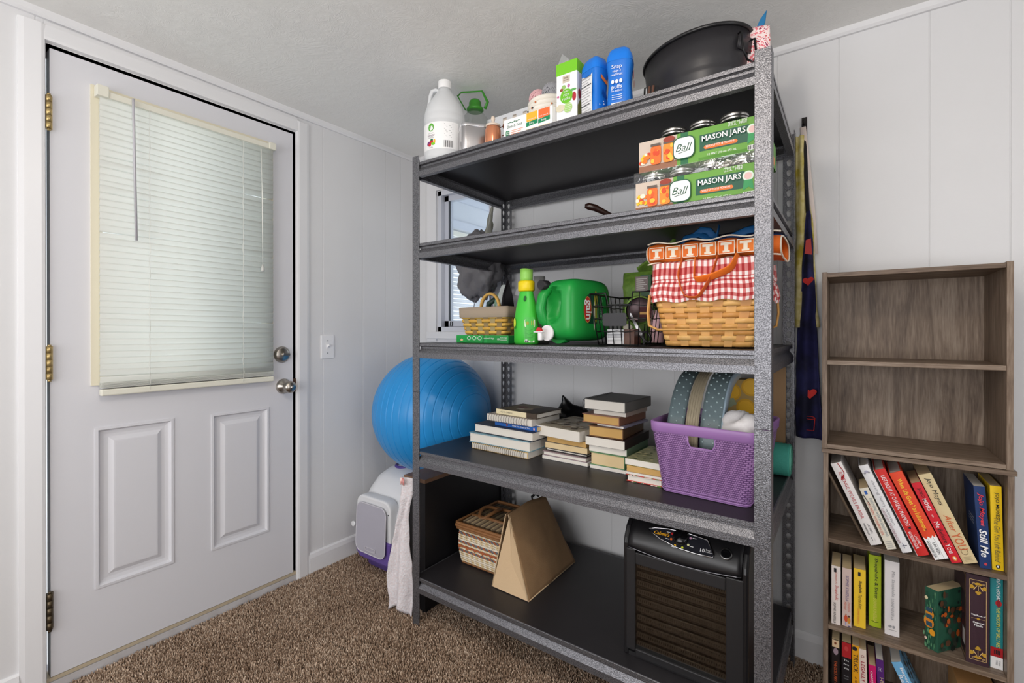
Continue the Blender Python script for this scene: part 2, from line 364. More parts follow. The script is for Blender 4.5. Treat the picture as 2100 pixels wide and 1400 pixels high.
mk('cord_tassel', MB().lathe([(.0035,0),(.007,-.018),(.008,-.028),(0,-.030)], 10, P0(.046,-.922,1.42)), mat('clear_tassel', (200,200,196), .3), bl)
# ---------------------------------------------------------------- light switch
sw = thing('light_switch', 'white toggle light switch plate on the wall beside the door', 'switch', (0,-.5895,1.061))
mk('plate', MB().box(0, .006, -.0355, .0355, -.0575, .0575), mat('switch_plastic', (238,238,240), .35), sw, bev=.003)
mk('toggle', MB().box(.005, .0075, -.006, .006, -.013, .013).cbox((.012,0,.005), (.016,.008,.010), rot=(0,R(-35),0)), mat('switch_plastic'), sw, bev=.001)
for z in (-.030, .030): mk('screw', MB().cyl((.0055,0,z), .003, .0012, 10, 'x'), mat('switch_screw', (160,160,160), .3, metal=.7), sw)
# ---------------------------------------------------------------- back window and the porch beyond it
VINYL = mat('grey_white_vinyl', (214,216,224), .35)
win = structure('window_1', MB().box(WX0, WX0+.026, .0, .10, WZ0, WZ1).box(WX1-.026, WX1, .0, .10, WZ0, WZ1).box(WX0, WX1, .0, .10, WZ1-.026, WZ1).box(WX0, WX1, .0, .10, WZ0, WZ0+.026), VINYL)
mb = MB(); a0, a1, b0, b1 = WX0+.026, WX1-.026, WZ0+.026, WZ1-.026
for q in ((a0, a0+.030, b0, b1), (a1-.030, a1, b0, b1), (a0, a1, b0, b0+.034), (a0, a1, b1-.03, b1)): mb.box(q[0], q[1], .028, .062, q[2], q[3])
mk('sash', mb, mat('sash_vinyl', (206,209,219), .35), win)
mk('gasket', MB().box(a0+.029, a0+.036, .030, .040, b0+.034, b1-.03).box(a0, a1, .026, .029, b0-.002, b0+.002), mat('dark_gasket', (70,74,80), .6), win)
mk('glass_pane', MB().box(a0+.03, a1-.03, .044, .048, b0+.034, b1-.03), GLASS, win)
mk('sash_lock', MB().tube([(a0+.045,.024,b0+.006),(a0+.050,.022,b0+.030),(a0+.064,.022,b0+.030),(a0+.062,.024,b0+.006)], .0025, 6, closed=True), mat('black_lock', (30,30,32), .4), win)
# casing round the window
mb = MB()
structure('trim_9', MB().box(.098, WX0-.004, -.012, 0, 1.08, 1.99).box(WX1+.004, WX1+.075, -.012, 0, 1.08, 1.99).box(WX0-.004, WX1+.004, -.012, 0, WZ1+.004, 1.99), TRIMW)
structure('trim_10', MB().box(.098, WX1+.075, -.020, .03, 1.095, WZ0-.001), TRIMW, bev=.003)
PW = mat('porch_wall_paint', (205,210,218), .6)
PH = (.235, .655, .80, 1.80)
mb = MB(); holed(mb, .125, 2.6, -.4, 2.6, PH, lambda a, b, c, d: mb.box(-.12, -.0, a, b, c, d)); structure('porch_wall', mb, PW)
structure('porch_ceiling', MB().box(-.12, 3.0, .13, 2.6, 2.25, 2.3), PW)
mb = MB()
for z in (1.98, 2.10): mb.box(0, .02, .125, 2.6, z, z+.035)
for q in ((PH[0]-.05, PH[0], PH[2]-.05, PH[3]+.05), (PH[1], PH[1]+.05, PH[2]-.05, PH[3]+.05), (PH[0], PH[1], PH[3], PH[3]+.05), (PH[0], PH[1], PH[2]-.05, PH[2])): mb.box(0, .018, *q)
structure('trim_11', mb, mat('porch_trim_paint', (198,204,216), .5))
pb = thing('window_blind', 'white mini blind in the porch window beyond the back window', 'blind', (-.03, .445, .80))
mk('head_rail', MB().box(-.015, .015, -.205, .205, .965, .99), mat('ivory_rail'), pb)
sp = None
for i in range(34):
    z = .95-i*.0275
    if sp is None: sp = mk('slat', MB().grid(lambda u, v: (-.006+.012*v, -.2+.4*u, .011-.022*v), 2, 2), mat('white_porch_slat', (246,247,250), .5, transl=.5), pb, loc=(0,0,z), solid=.0008)
    else: like(sp, pb, (0,0,z))
# ---------------------------------------------------------------- storage rack
def hammered():
    m = mat('hammered_grey_steel', (100,100,104), .40, metal=.72); n, L, b = nodes_of(m)
    tc = n.new('ShaderNodeTexCoord'); v = n.new('ShaderNodeTexVoronoi'); v.inputs['Scale'].default_value = 330; L.new(tc.outputs['Object'], v.inputs['Vector'])
    ns = n.new('ShaderNodeTexNoise'); ns.inputs['Scale'].default_value = 420; ns.inputs['Detail'].default_value = 2; L.new(tc.outputs['Object'], ns.inputs['Vector'])
    r = n.new('ShaderNodeValToRGB'); r.color_ramp.elements[0].position = .36; r.color_ramp.elements[1].position = .64
    r.color_ramp.elements[0].color = S(84,84,88); r.color_ramp.elements[1].color = S(138,138,143); L.new(ns.outputs['Fac'], r.inputs[0]); L.new(r.outputs[0], b.inputs['Base Color'])
    bp = n.new('ShaderNodeBump'); bp.inputs['Strength'].default_value = .35; bp.inputs['Distance'].default_value = .0012
    L.new(v.outputs['Distance'], bp.inputs['Height']); L.new(bp.outputs[0], b.inputs['Normal']); return m
STEEL = hammered()
BOARD = mat('black_shelf_board', (40,38,41), .42, spec=.4, var=(9,.8,(46,44,46)))
RK = (.683, 1.921, -.661, -.045)   # x0 x1 y0 y1
LV = [1.793, 1.478, 1.092, .672, .181]
rack = thing('storage_rack', 'grey hammered steel five tier storage rack with black boards against the back wall', 'shelf', (1.302,-.353,0))
def RL(x, y, z): return (x-1.302, y+.353, z)
FW = .037; TH = .0025; HP = 1.818
def key_flange(mb, O, U, w, z0, z1, pitch=.035, off=.018):
    """one steel flange with punched keyholes, as quads round each hole"""
    O = Vector(O); U = Vector(U); n = 12; z = z0
    hole = [(w/2+.0075*math.cos(a), .004+.0075*math.sin(a)) if math.sin(a) > -.55 else (w/2+.0042*(1 if math.cos(a) > 0 else -1)*(1 if abs(math.cos(a)) > .3 else .5), -.011) for a in [2*PI*(i+.5)/n for i in range(n)]]
    outer = []
    for a in [2*PI*(i+.5)/n for i in range(n)]:
        c, s_ = math.cos(a), math.sin(a); k = 1/max(abs(c), abs(s_)); outer.append((w/2+k*c*w/2, k*s_*pitch/2))
    while z+pitch <= z1+1e-6:
        zc = z+pitch/2; vs = []
        for (a, b) in outer+hole: p = O+U*a; vs.append((p.x, p.y, p.z+zc+b))
        mb.add(vs, [(i, (i+1) % n, n+(i+1) % n, n+i) for i in range(n)]); z += pitch
    if z < z1:
        p, q = O, O+U*w; mb.add([(p.x,p.y,z),(q.x,q.y,z),(q.x,q.y,z1),(p.x,p.y,z1)], [(0,1,2,3)])
for sx in (0, 1):
    x = RK[sx]; s_ = 1 if sx == 0 else -1
    mb = MB()
    for z0, z1 in ((-.012, .9005), (.9015, HP)):
        mb.box(*sorted((x, x+s_*FW)), RK[2], RK[2]+TH, z0, z1).box(*sorted((x, x+s_*TH)), RK[2]+TH, RK[2]+FW, z0, z1)
    mb.v = [RL(*p) for p in mb.v]; mk('post', mb, STEEL, rack, bev=.0008, seg=1)
    mb = MB()
    key_flange(mb, RL(x, RK[3], 0), (s_,0,0), FW, -.012, HP); key_flange(mb, RL(x, RK[3]-FW, 0), (0,1,0), FW, -.012, HP)
    mk('post', mb, STEEL, rack, solid=.002)
prof = [(-.0015,0),(-.0035,-.0015),(-.0035,-.0115),(.004,-.0125),(.004,-.0215),(-.0080,-.038),(-.0080,-.0575),(.012,-.0575),(.012,-.055),(-.0055,-.055),(-.0055,-.039),(.007,-.022),(.007,-.0025),(0,0)]
for z in LV:
    # front and back beams run along x; side beams along y
    for yy, sg in ((RK[2]+.0065, 1), (RK[3]-.0065, -1)):
        mb = MB().prism([(sg*a, b) for a, b in prof], RL(RK[0]+FW-.002, yy, z), (0,1,0), (0,0,1), (RK[1]-RK[0])-2*FW+.004)
        mk('beam', mb, STEEL, rack)
    for xx, sg in ((RK[0]+.009, 1), (RK[1]-.009, -1)):
        mb = MB().prism([(sg*a, b) for a, b in prof], RL(xx, RK[3]-FW+.004, z), (1,0,0), (0,0,1), (RK[3]-RK[2])-2*FW+.008)
        mk('side_beam', mb, STEEL, rack)
    mk('shelf_board', MB().box(*[q-1.302 for q in (RK[0]+.010, RK[1]-.010)], *[q+.353 for q in (RK[2]+.0075, RK[3]-.0075)], z-.014, z-.0008), BOARD, rack)
    mb = MB()
    for sx in (0, 1):
        for zz in (z-.018, z-.040):
            mb.lathe([(.005,0),(.005,.0016),(0,.003)], 10, RL(RK[sx]+(1-2*sx)*.026, RK[2]+.0035, zz), 'y')
    mk('rivet', mb, mat('bright_rivet', (205,205,205), .3, metal=.9), rack)
# ---------------------------------------------------------------- helpers for things on the shelves
def bend(o, c, r, a0):
    """wrap a flat print (u=x, v=z, standing at y=0) round the upright cylinder of radius r at c"""
    for v in o.data.vertices:
        a = a0+v.co.x/r; rr = r-v.co.y; v.co = (c[0]+rr*math.cos(a), c[1]+rr*math.sin(a), c[2]+v.co.z)
    return o
def arc_sheet(w, h, n=20): return [(-w/2+w*i/n, -h/2) for i in range(n+1)]+[(w/2-w*i/n, h/2) for i in range(n+1)]
def arc_label(parent, c, r, a0, w, h, m, name='label', nz=1):
    return bend(mk(name, MB().grid(lambda u, v: (-w/2+w*u, 0, -h/2+h*v), 25, 2), m, parent), c, r, a0)
def carton(name, label, cat, x0, x1, y0, y1, z0, z1, m, group=None, rz=0, bev=.0012):
    c = ((x0+x1)/2, (y0+y1)/2, z0)
    t = thing(name, label, cat, c, (0,0,rz), group)
    mk('box', MB().box(x0-c[0], x1-c[0], y0-c[1], y1-c[1], 0, z1-z0), m, t, bev=bev)
    return t
def drape(fn, nu, nv, amp, sc, seed=0):
    """a sheet with wrinkles: fn(u,v)->point and normal-ish offset by noise"""
    def g(u, v):
        p = Vector(fn(u, v)); q = p*sc+Vector((seed, seed*1.7, seed*.3))
        return tuple(p+Vector(mnoise.noise_vector(q))*amp+Vector(mnoise.noise_vector(q*2.7))*amp*.4)
    return MB().grid(g, nu, nv)
def lump(c, rx, ry, rz, amp, sc, seed=0, n=36, k=24, squash=None):
    """a crumpled bag or cloth bundle: a noisy ellipsoid"""
    def g(u, v):
        t = PI*v; a = 2*PI*u; d = Vector((math.sin(t)*math.cos(a), math.sin(t)*math.sin(a), -math.cos(t)))
        p = Vector((d.x*rx, d.y*ry, d.z*rz)); q = d*sc+Vector((seed, 2*seed, 3*seed))
        f = 1+amp*(mnoise.noise(q)+.6*abs(mnoise.noise(q*2.3))-.3*abs(mnoise.noise(q*5.1)))
        p = p*f; p = Vector(c)+p
        if squash is not None and p.z < squash: p.z = squash
        return tuple(p)
    return MB().grid(g, n, k, closed_u=True)
Z1 = LV[0]
GRN = plain(96,178,60,.5); LBLW = plain(244,244,244,.5); LIME = plain(126,205,40,.5); DGRN = plain(18,110,66,.5); REDM = plain(204,40,44,.5); ORNG = plain(240,120,48,.5); YEL = plain(246,190,52,.5); PURP = plain(120,56,120,.5); GREYI = plain(120,120,124,.6)
# vinegar jug
j = thing('vinegar_jug', 'frosted white plastic vinegar jug with handle and printed white label at rack end', 'jug', (.772,-.572,Z1))
HDPE = mat('frosted_hdpe', (236,238,240), .38, spec=.4, transl=.25)
mk('bottle', MB().lathe([(.0,0),(.072,0),(.079,.008),(.081,.02),(.081,.150),(.079,.154),(.081,.158),(.081,.176),(.079,.180),(.080,.185),(.076,.205),(.066,.230),(.050,.256),(.036,.276),(.026,.288),(.024,.300)], 36), HDPE, j)
d = Vector((-.813,-.582,0))
mk('handle', MB().tube([tuple(d*a+Vector((0,0,b))) for a, b in ((.020,.290),(.036,.296),(.050,.290),(.057,.270),(.061,.240),(.066,.212))], .01, 10, flat=(.008,.011)), HDPE, j)
mk('cap', MB().lathe([(.026,.298),(.026,.304),(.0265,.306),(.0265,.326),(.025,.329),(0,.329)], 28), mat('white_cap', (240,240,240), .4), j)
lb = arc_label(j, (0,0,.088), .0816, R(-66), .168, .102, LBLW)
A1, A2 = R(-86), R(-36)
def onj(o, a, z=.088): return bend(o, (0,0,z), .0820, a)
onj(art(j, [(ell(.0135,.0155), GRN)], (0,0,.032), FX, FZ), A1)
onj(txt(j, 'simply', (0,-.0002,.035), FX, FZ, w=.017, m=WHITE), A1); onj(txt(j, 'nature', (0,-.0002,.028), FX, FZ, w=.017, m=WHITE), A1)
onj(txt(j, 'white distilled', (0,0,.010), FX, FZ, w=.026, m=GREYI), A1); onj(txt(j, 'vinegar', (0,0,.001), FX, FZ, w=.034, m=plain(110,72,100,.6)), A1); onj(txt(j, '5% acidity', (0,0,-.007), FX, FZ, w=.03, m=GREYI), A1)
onj(art(j, [(ell(.009,.009,16,(-.012,-.004)), PURP), (ell(.0085,.009,16,(.002,.003)), REDM), (ell(.007,.006,14,(-.006,-.009)), REDM), (ell(.009,.006,14,(.010,-.006)), LIME), (ell(.004,.008,12,(.016,.003)), YEL), (ell(.006,.004,12,(.004,.010)), DGRN)], (0,0,-.025), FX, FZ), A1)
onj(txt(j, '1 GAL', (0,0,-.044), FX, FZ, w=.02, m=GREYI), A1)
for k in range(9): onj(art(j, [(rec(-.017+.004*(k % 3), .017-.005*((k*2) % 3), -.0006, .0006), INK if k < 1 else GREYI)], (0,0,.042-.0062*k), FX, FZ), A2)
onj(art(j, [(rec(-.018+.0035*i, -.018+.0035*i+.0012+.0012*(i % 2), -.013, .013), INK) for i in range(10)], (0,0,-.033), FX, FZ, 'barcode'), A2)
# oil bottle
CLEAR = clear('clear_plastic', (240,242,240), .10, .05)
ob = thing('oil_bottle', 'clear round bottle with green cap and green carry handle behind the vinegar jug', 'bottle', (.800,-.42,Z1))
mk('bottle', MB().lathe([(.0,.0),(.066,.0),(.072,.01),(.074,.10),(.073,.165),(.066,.20),(.052,.232),(.036,.252),(.028,.262),(.027,.275)], 32), CLEAR, ob)
mk('oil', MB().lathe([(.0,.003),(.064,.003),(.070,.012),(.072,.075),(0,.075)], 32), mat('golden_oil', (206,150,40), .1), ob)
GCAP = mat('green_cap_plastic', (58,138,40), .4)
mk('cap', MB().lathe([(.030,.262),(.036,.268),(.034,.275),(.027,.280),(.025,.300),(.020,.308),(0,.311)], 28), GCAP, ob)
mk('handle', MB().tube([(-.034,-.022,.270),(-.070,-.030,.335),(-.050,-.030,.345),(.028,.012,.345),(.046,.026,.300),(.036,.020,.272)], .003, 8, flat=(.0022,.0065)), GCAP, ob)
# steel tin
tn = thing('steel_tin', 'small brushed stainless steel square tin beside the vinegar jug', 'tin', (.925,-.580,Z1), (0,0,R(-40)))
SS = mat('brushed_steel', (190,188,190), .28, metal=.95, bump=(200,.05,.0005))
mk('body', MB().prism(rrec(.096,.100,.018), (0,0,0), (1,0,0), (0,1,0), .100, smooth=True), SS, tn, bev=.001)
mk('rim', MB().prism(rrec(.099,.103,.019), (0,0,.092), (1,0,0), (0,1,0), .012, smooth=True), mat('polished_steel', (225,225,228), .12, metal=1), tn, bev=.0015)
# copper jar
cj = thing('copper_jar', 'small copper coloured glass jar with wire handle on the top shelf lip', 'jar', (1.035,-.600,Z1))
COP = mat('copper_glass', (214,142,106), .16, metal=.55)
mk('jar', MB().lathe([(0,0),(.026,0),(.029,.006),(.029,.060),(.026,.070),(.022,.074)], 24), COP, cj)
mk('lid', MB().lathe([(.026,.074),(.027,.080),(.010,.088),(.005,.092),(.008,.104),(.006,.112),(0,.114)], 20), mat('glass_knob_lid', (222,206,190), .2), cj)
mk('handle', MB().tube([(.022,.010,.070),(.042,.016,.078),(.056,.020,.066),(.054,.020,.046),(.030,.012,.040)], .0018, 6), mat('dark_copper_wire', (120,74,54), .35, metal=.8), cj)
# white carton lying behind
wc = carton('white_carton', 'long white carton with small pictured jars and teal end behind the boxes', 'box', .845, 1.075, -.40, -.30, Z1, Z1+.222, plain(226,228,232,.6))
mk('end_panel', MB().box(.1135, .1152, -.05, .05, 0, .222), plain(24,142,176,.5), wc)
for k, (x, cols) in enumerate(((-.02, (138,92,66)), (.028, (110,88,70)), (.078, (232,170,30)))):
    art(wc, [(rec(-.010,.010,-.004,.014), plain(218,208,196,.6)), (rec(-.010,.010,-.022,-.004), plain(*cols,.6)), (rec(-.009,.009,.014,.020), plain(160,150,140,.6))], (x,-.0505,.188), FX, FZ)
# snack bar box with writing
bn = carton('snack_bar_box', 'flat white box with green brand lettering and two coloured flavour panels', 'box', 1.104, 1.298, -.628, -.545, Z1, Z1+.070, LBLW)
yf = -.0420; xx = -.097
txt(bn, 'Beech-Nut', (xx+.046,yf,.043), FX, FZ, w=.062, m=plain(40,96,72,.5))
art(bn, [(ell(.0045,.0016,10,(xx+.020+.0085*i, (.055+.002*(i % 2)))), DGRN) for i in range(6)], (0,yf,0), FX, FZ)
art(bn, [(rrec(.016,.017,.004,4,(xx+.016,.022)), plain(24,128,80,.5))], (0,yf,0), FX, FZ); txt(bn, '12', (xx+.016,yf-.0006,.022), FX, FZ, w=.011, m=WHITE)
for k in range(3): art(bn, [(rec(xx+.030, xx+.080-.008*k, .026-.006*k, .0278-.006*k), plain(226,140,100,.5))], (0,yf,0), FX, FZ)
for k, (x0, c) in enumerate(((xx+.094, (244,180,54)), (xx+.141, (238,112,58)))):
    art(bn, [(rec(x0,x0+.043,.040,.069), plain(*c,.5)), ([(x0-.001,.024),(x0+.044,.028),(x0+.044,.042),(x0-.001,.038)], plain(20,132,86,.5)), (rec(x0,x0+.043,.003,.016), plain(232,214,180,.6))]+[(ell(.004,.003,8,(x0+.006+.008*i,.010)), plain(*random.choice([(96,60,44),(196,120,70),(224,180,120)]),.6)) for i in range(5)], (0,yf,0), FX, FZ)
    txt(bn, 'oat crunch', (x0+.021,yf-.0008,.047), FX, FZ, w=.032, m=WHITE)
    txt(bn, 'bars', (x0+.021,yf-.0008,.033), FX, FZ, w=.018, m=WHITE)
# coiled rope basket with yarn
cb = thing('rope_basket', 'white coiled rope basket speckled with colour, behind the snack bar box', 'basket', (1.192,-.478,Z1))
mk('coil', MB().tube([((.052+.016*min(1,t/6.5))*math.cos(2*PI*t)*(1-.03*max(0,t-8.5)), (.050+.016*min(1,t/6.5))*math.sin(2*PI*t), .008+.0152*t) for t in [i/22 for i in range(22*10)]], .0088, 8), mat('speckled_rope', (238,232,222), .85, bump=(160,.4,.002), var=(120,.16,(238,232,222))), cb)
mb = MB()
for i in range(60):
    t = random.uniform(1, 9.6); a = 2*PI*t; rr = (.052+.016*min(1,t/6.5))+.0085; mb.ball((rr*math.cos(a), rr*math.sin(a), .008+.0152*t), .0034, 6, 4, i % 3)
mk('stitch', mb, [plain(200,110,60,.7), plain(50,48,50,.7), plain(205,160,80,.7)], cb)
def yarn(label, c, r, col, n=9):
    t = thing('yarn_ball', label, 'yarn', c)
    mb = MB().ball((0,0,0), r*.93, 14, 10)
    for k in range(n):
        ax = Vector((random.uniform(-1,1), random.uniform(-1,1), random.uniform(-1,1))).normalized(); u = ax.orthogonal().normalized(); w = ax.cross(u)
        for q in (-.35, 0, .35): mb.tube([tuple(ax*r*q+(u*math.cos(2*PI*i/18)+w*math.sin(2*PI*i/18))*r*math.sqrt(1-q*q)) for i in range(18)], r*.07, 5, closed=True)
    mk('yarn', mb, mat('yarn_%d_%d_%d' % col, col, .95, bump=(300,.4,.001)), t)
yarn('grey ball of yarn in the rope basket', (1.217,-.492,Z1+.186), .036, (158,158,164))
yarn('pink ball of yarn in the rope basket', (1.160,-.495,Z1+.180), .032, (228,180,184))
yarn('cream ball of yarn in the rope basket', (1.183,-.445,Z1+.196), .032, (236,230,214))
# rice snack carton, standing with its lid open
rc = carton('rice_snack_carton', 'tall white carton with green open lid and green circle, beside two blue tubs', 'carton', 1.300, 1.374, -.606, -.560, Z1, Z1+.190, LBLW)
mk('green_band', MB().box(-.0375,.0375,-.0236,.0236,.168,.206), plain(120,200,40,.5), rc)
mk('lid_flap', MB().add([(-.034,-.02,.206),(.0,.0,.206),(-.012,.012,.236),(-.022,-.012,.243)], [(0,1,2,3)]), plain(176,176,178,.6), rc, solid=.0008)
yf = -.0237
art(rc, [(rec(-.014,.012,.140,.162), plain(206,196,178,.6)), (ell(.0225,.0235,28,(0,.096)), plain(112,190,44,.5)), (ell(.008,.0075,14,(-.010,.126)), plain(150,190,110,.5)), (ell(.006,.0055,12,(-.018,.119)), plain(150,80,60,.5)), (ell(.005,.006,12,(.008,.127)), plain(186,110,160,.5)), (ell(.007,.014,14,(.028,.088)), plain(176,44,58,.5)), (ell(.012,.004,12,(.024,.110)), plain(96,170,90,.5)), (ell(.015,.0165,20,(.006,.058)), plain(168,210,120,.5)), (ell(.017,.012,16,(-.022,.062)), plain(214,206,182,.6)), (ell(.004,.004,8,(-.030,.100)), plain(200,100,150,.5))], (0,yf,0), FX, FZ)
for s_, x, z, w, m in (('little', -.001, .155, .016, plain(120,84,70,.6)), ('journey', -.001, .147, .019, plain(120,84,70,.6)), ('baby', 0, .110, .016, WHITE), ('rice', 0, .100, .020, WHITE), ('rusks', 0, .088, .028, WHITE)): txt(rc, s_, (x,yf-.0016,z), FX, FZ, w=w, m=m)
art(rc, [(rec(-.010,.012,.060-.006*k,.0610-.006*k), WHITE) for k in range(5)], (.006,yf-.0018,.006), FX, FZ)
mk('picture', MB().sheet([(-.018,.02),(.018,.02),(.018,.06),(0,.085),(-.018,.06)], (.0376,0,0), (0,1,0), FZ), plain(150,148,70,.6), rc)
art(rc, [(ell(.009,.016,14,(-.006,.100)), plain(176,44,58,.5))], (.0377,0,0), (0,1,0), FZ)
# two blue snack tubs with a waist
TUB = mat('blue_snack_tub', (24,112,206), .38)
def snack_tub(label, x, y, rz):
    t = thing('snack_tub', label, 'tub', (x,y,Z1), (0,0,rz), None)
    rows = [(0,.036,.030),(.006,.038,.032),(.05,.036,.030),(.085,.033,.0275),(.115,.035,.030),(.142,.0385,.0325),(.150,.0385,.0325)]
    mk('body', MB().grid(lambda u, v: (lambda q, a: ((q[1])*abs(math.cos(a))**.55*(1 if math.cos(a) >= 0 else -1), (q[2])*abs(math.sin(a))**.55*(1 if math.sin(a) >= 0 else -1), q[0]))(rows[round(v*6)], 2*PI*u), 32, 7, closed_u=True), TUB, t)
    mb = MB(); cap = [(.150,.039,.033),(.168,.0375,.0315),(.186,.030,.025),(.194,.020,.017),(.195,0.0005,0.0005)]
    mk('lid', mb.grid(lambda u, v: (lambda q, a: ((q[1])*abs(math.cos(a))**.55*(1 if math.cos(a) >= 0 else -1), (q[2])*abs(math.sin(a))**.55*(1 if math.sin(a) >= 0 else -1), q[0]))(cap[round(v*4)], 2*PI*u), 32, 5, closed_u=True), mat('blue_tub_lid', (20,120,222), .35), t)
    return t
st = snack_tub('blue snack tub with white nutrition panel, next to the rice carton', 1.424, -.580, R(-20))
mk('nutrition_panel', MB().grid(lambda u, v: (-.026+.046*u, -.0335+.004*abs(v-.45), .012+.125*v), 2, 7), plain(228,228,230,.55), st)
art(st, [(rec(-.024,.018-.006*(k % 3),.128-.0085*k,.1290-.0085*k+(.0012 if k in (3,10) else 0)), INK if k in (3,10) else GREYI) for k in range(13)], (0,-.0345,0), FX, FZ)
txt(st, 'Nutrition Facts', (-.003,-.0346,.131), FX, FZ, w=.040, m=INK)
art(st, [([(-.014,.118),(.014,.100),(.014,.112),(-.014,.130)], plain(222,120,50,.5)), ([(-.010,.070),(.004,.058),(.008,.066),(-.006,.088)], plain(10,70,150,.5))]+[(ell(.002,.002,8,(random.uniform(-.02,.015), random.uniform(.015,.06))), LBLW) for _ in range(9)], (.0395,0,0), (0,1,0), FZ)
s2 = snack_tub('blue snack tub with white icons, between the other blue tub and the black oval bucket', 1.508, -.582, R(12))
for s_, z, w in (('Snap', .128, .030), ('stage 3', .116, .024), ('real fruit', .106, .034), ('puffs', .068, .030), ('no added', .058, .032)): txt(s2, s_, (-.004,-.0345,z), FX, FZ, w=w, m=LBLW)
art(s2, [(ell(.0045,.006,12,(-.016+.012*i,.085)), LBLW) for i in range(3)]+[(rec(-.020,.016,.010,.022), plain(230,230,232,.5))]+[(rec(-.018,.012,.044-.006*k,.0452-.006*k), LBLW) for k in range(3)], (0,-.0345,0), FX, FZ)
art(s2, [(ell(.006,.014,12,(.004,.115)), plain(206,110,130,.5)), (ell(.005,.012,12,(.012,.09)), plain(214,120,90,.5))], (.0392,0,0), (0,1,0), FZ)
# brown sticks
ck = thing('cinnamon_sticks', 'two brown sticks leaning behind the blue tubs', 'sticks', (1.560,-.500,Z1))
for k in (0, 1): mk('stick', MB().tube([(.012*k,0,0),(.012*k+.006,.01,.105)], .0045, 8), mat('brown_bark', (112,78,64), .7), ck)
# oval black bucket
bk = thing('oval_bucket', 'large black oval metal bucket with side handles on the top shelf', 'bucket', (1.680,-.405,Z1), (0,0,R(-24)))
BLK = mat('black_enamel', (44,43,46), .38, spec=.5, bump=(26,.05,.002)); RA, RB = .172, .128
def oval(ra, rb, z, n=56): return [(ra*math.cos(2*PI*i/n), rb*math.sin(2*PI*i/n), z) for i in range(n)]
mb = MB(); rows = [(.84,.0),(.845,.004),(.905,.078),(.915,.083),(.920,.090),(.915,.097),(.920,.102),(.925,.109),(.930,.116),(.992,.200),(.97,.200),(.90,.110),(.82,.006)]
mb.grid(lambda u, v: (RA*rows[round(v*12)][0]*math.cos(2*PI*u), RB*rows[round(v*12)][0]*math.sin(2*PI*u), rows[round(v*12)][1]), 56, 13, closed_u=True)
mb.add(oval(RA*.84, RB*.84, .001), [tuple(range(56))])
mk('body', mb, BLK, bk)
mk('rim', MB().tube(oval(RA*.995, RB*.995, .200), .0058, 8, closed=True), mat('black_rim', (24,24,26), .35), bk)
WIRE = mat('black_wire', (22,22,24), .4, metal=.3)
for sg in (1, -1):
    hb = MB(); x = sg*RA
    hb.tube([(x*.97,-.030,.172),(x*1.03,-.032,.172),(x*1.06,-.030,.120),(x*1.06,-.012,.098),(x*1.06,.016,.098),(x*1.06,.030,.120),(x*1.03,.030,.172),(x*.97,.028,.172)], .003, 8)
    hd = mk('handle', hb, WIRE, bk)
    mk('ear_plate', MB().grid(lambda u, v: (x*(.955+.028*v), -.030+.06*u, .135+.040*v), 4, 3), BLK, bk, solid=.003)
# floral pouch with blue tip behind the post
fp = thing('floral_pouch', 'pink floral fabric pouch standing behind the rack post, blue tip sticking out', 'pouch', (1.846,-.415,Z1))
def floral():
    m = mat('pink_floral_fabric', (238,214,214), .85); n, L, b = nodes_of(m)
    tc = n.new('ShaderNodeTexCoord'); v = n.new('ShaderNodeTexVoronoi'); v.inputs['Scale'].default_value = 75; L.new(tc.outputs['Object'], v.inputs['Vector'])
    ns = n.new('ShaderNodeTexNoise'); ns.inputs['Scale'].default_value = 60; L.new(tc.outputs['Object'], ns.inputs['Vector'])
    r = n.new('ShaderNodeValToRGB'); r.color_ramp.interpolation = 'CONSTANT'; e = r.color_ramp.elements
    e[0].color = S(206,60,70); e[1].position = .36; e[1].color = S(240,220,218)
    for p, c in ((.5, (226,120,130)), (.56, (244,228,226)), (.64, (150,50,90)), (.70, (236,140,70))): q = e.new(p); q.color = S(*c)
    L.new(ns.outputs['Fac'], r.inputs[0]); L.new(r.outputs[0], b.inputs['Base Color']); return m
mk('pouch', drape(lambda u, v: ((-.052+.024*v+(.104-.036*v)*u), -.012*math.sin(PI*u)-.01, .205*v), 16, 18, .004, 22, 3), floral(), fp, solid=.016)
mk('tip', MB().prism([(-.010,0),(.012,0),(.022,.030),(.026,.062),(.008,.040)], (.010,-.012,.190), (1,0,0), (0,0,1), .006), plain(22,110,160,.4), fp, bev=.002)
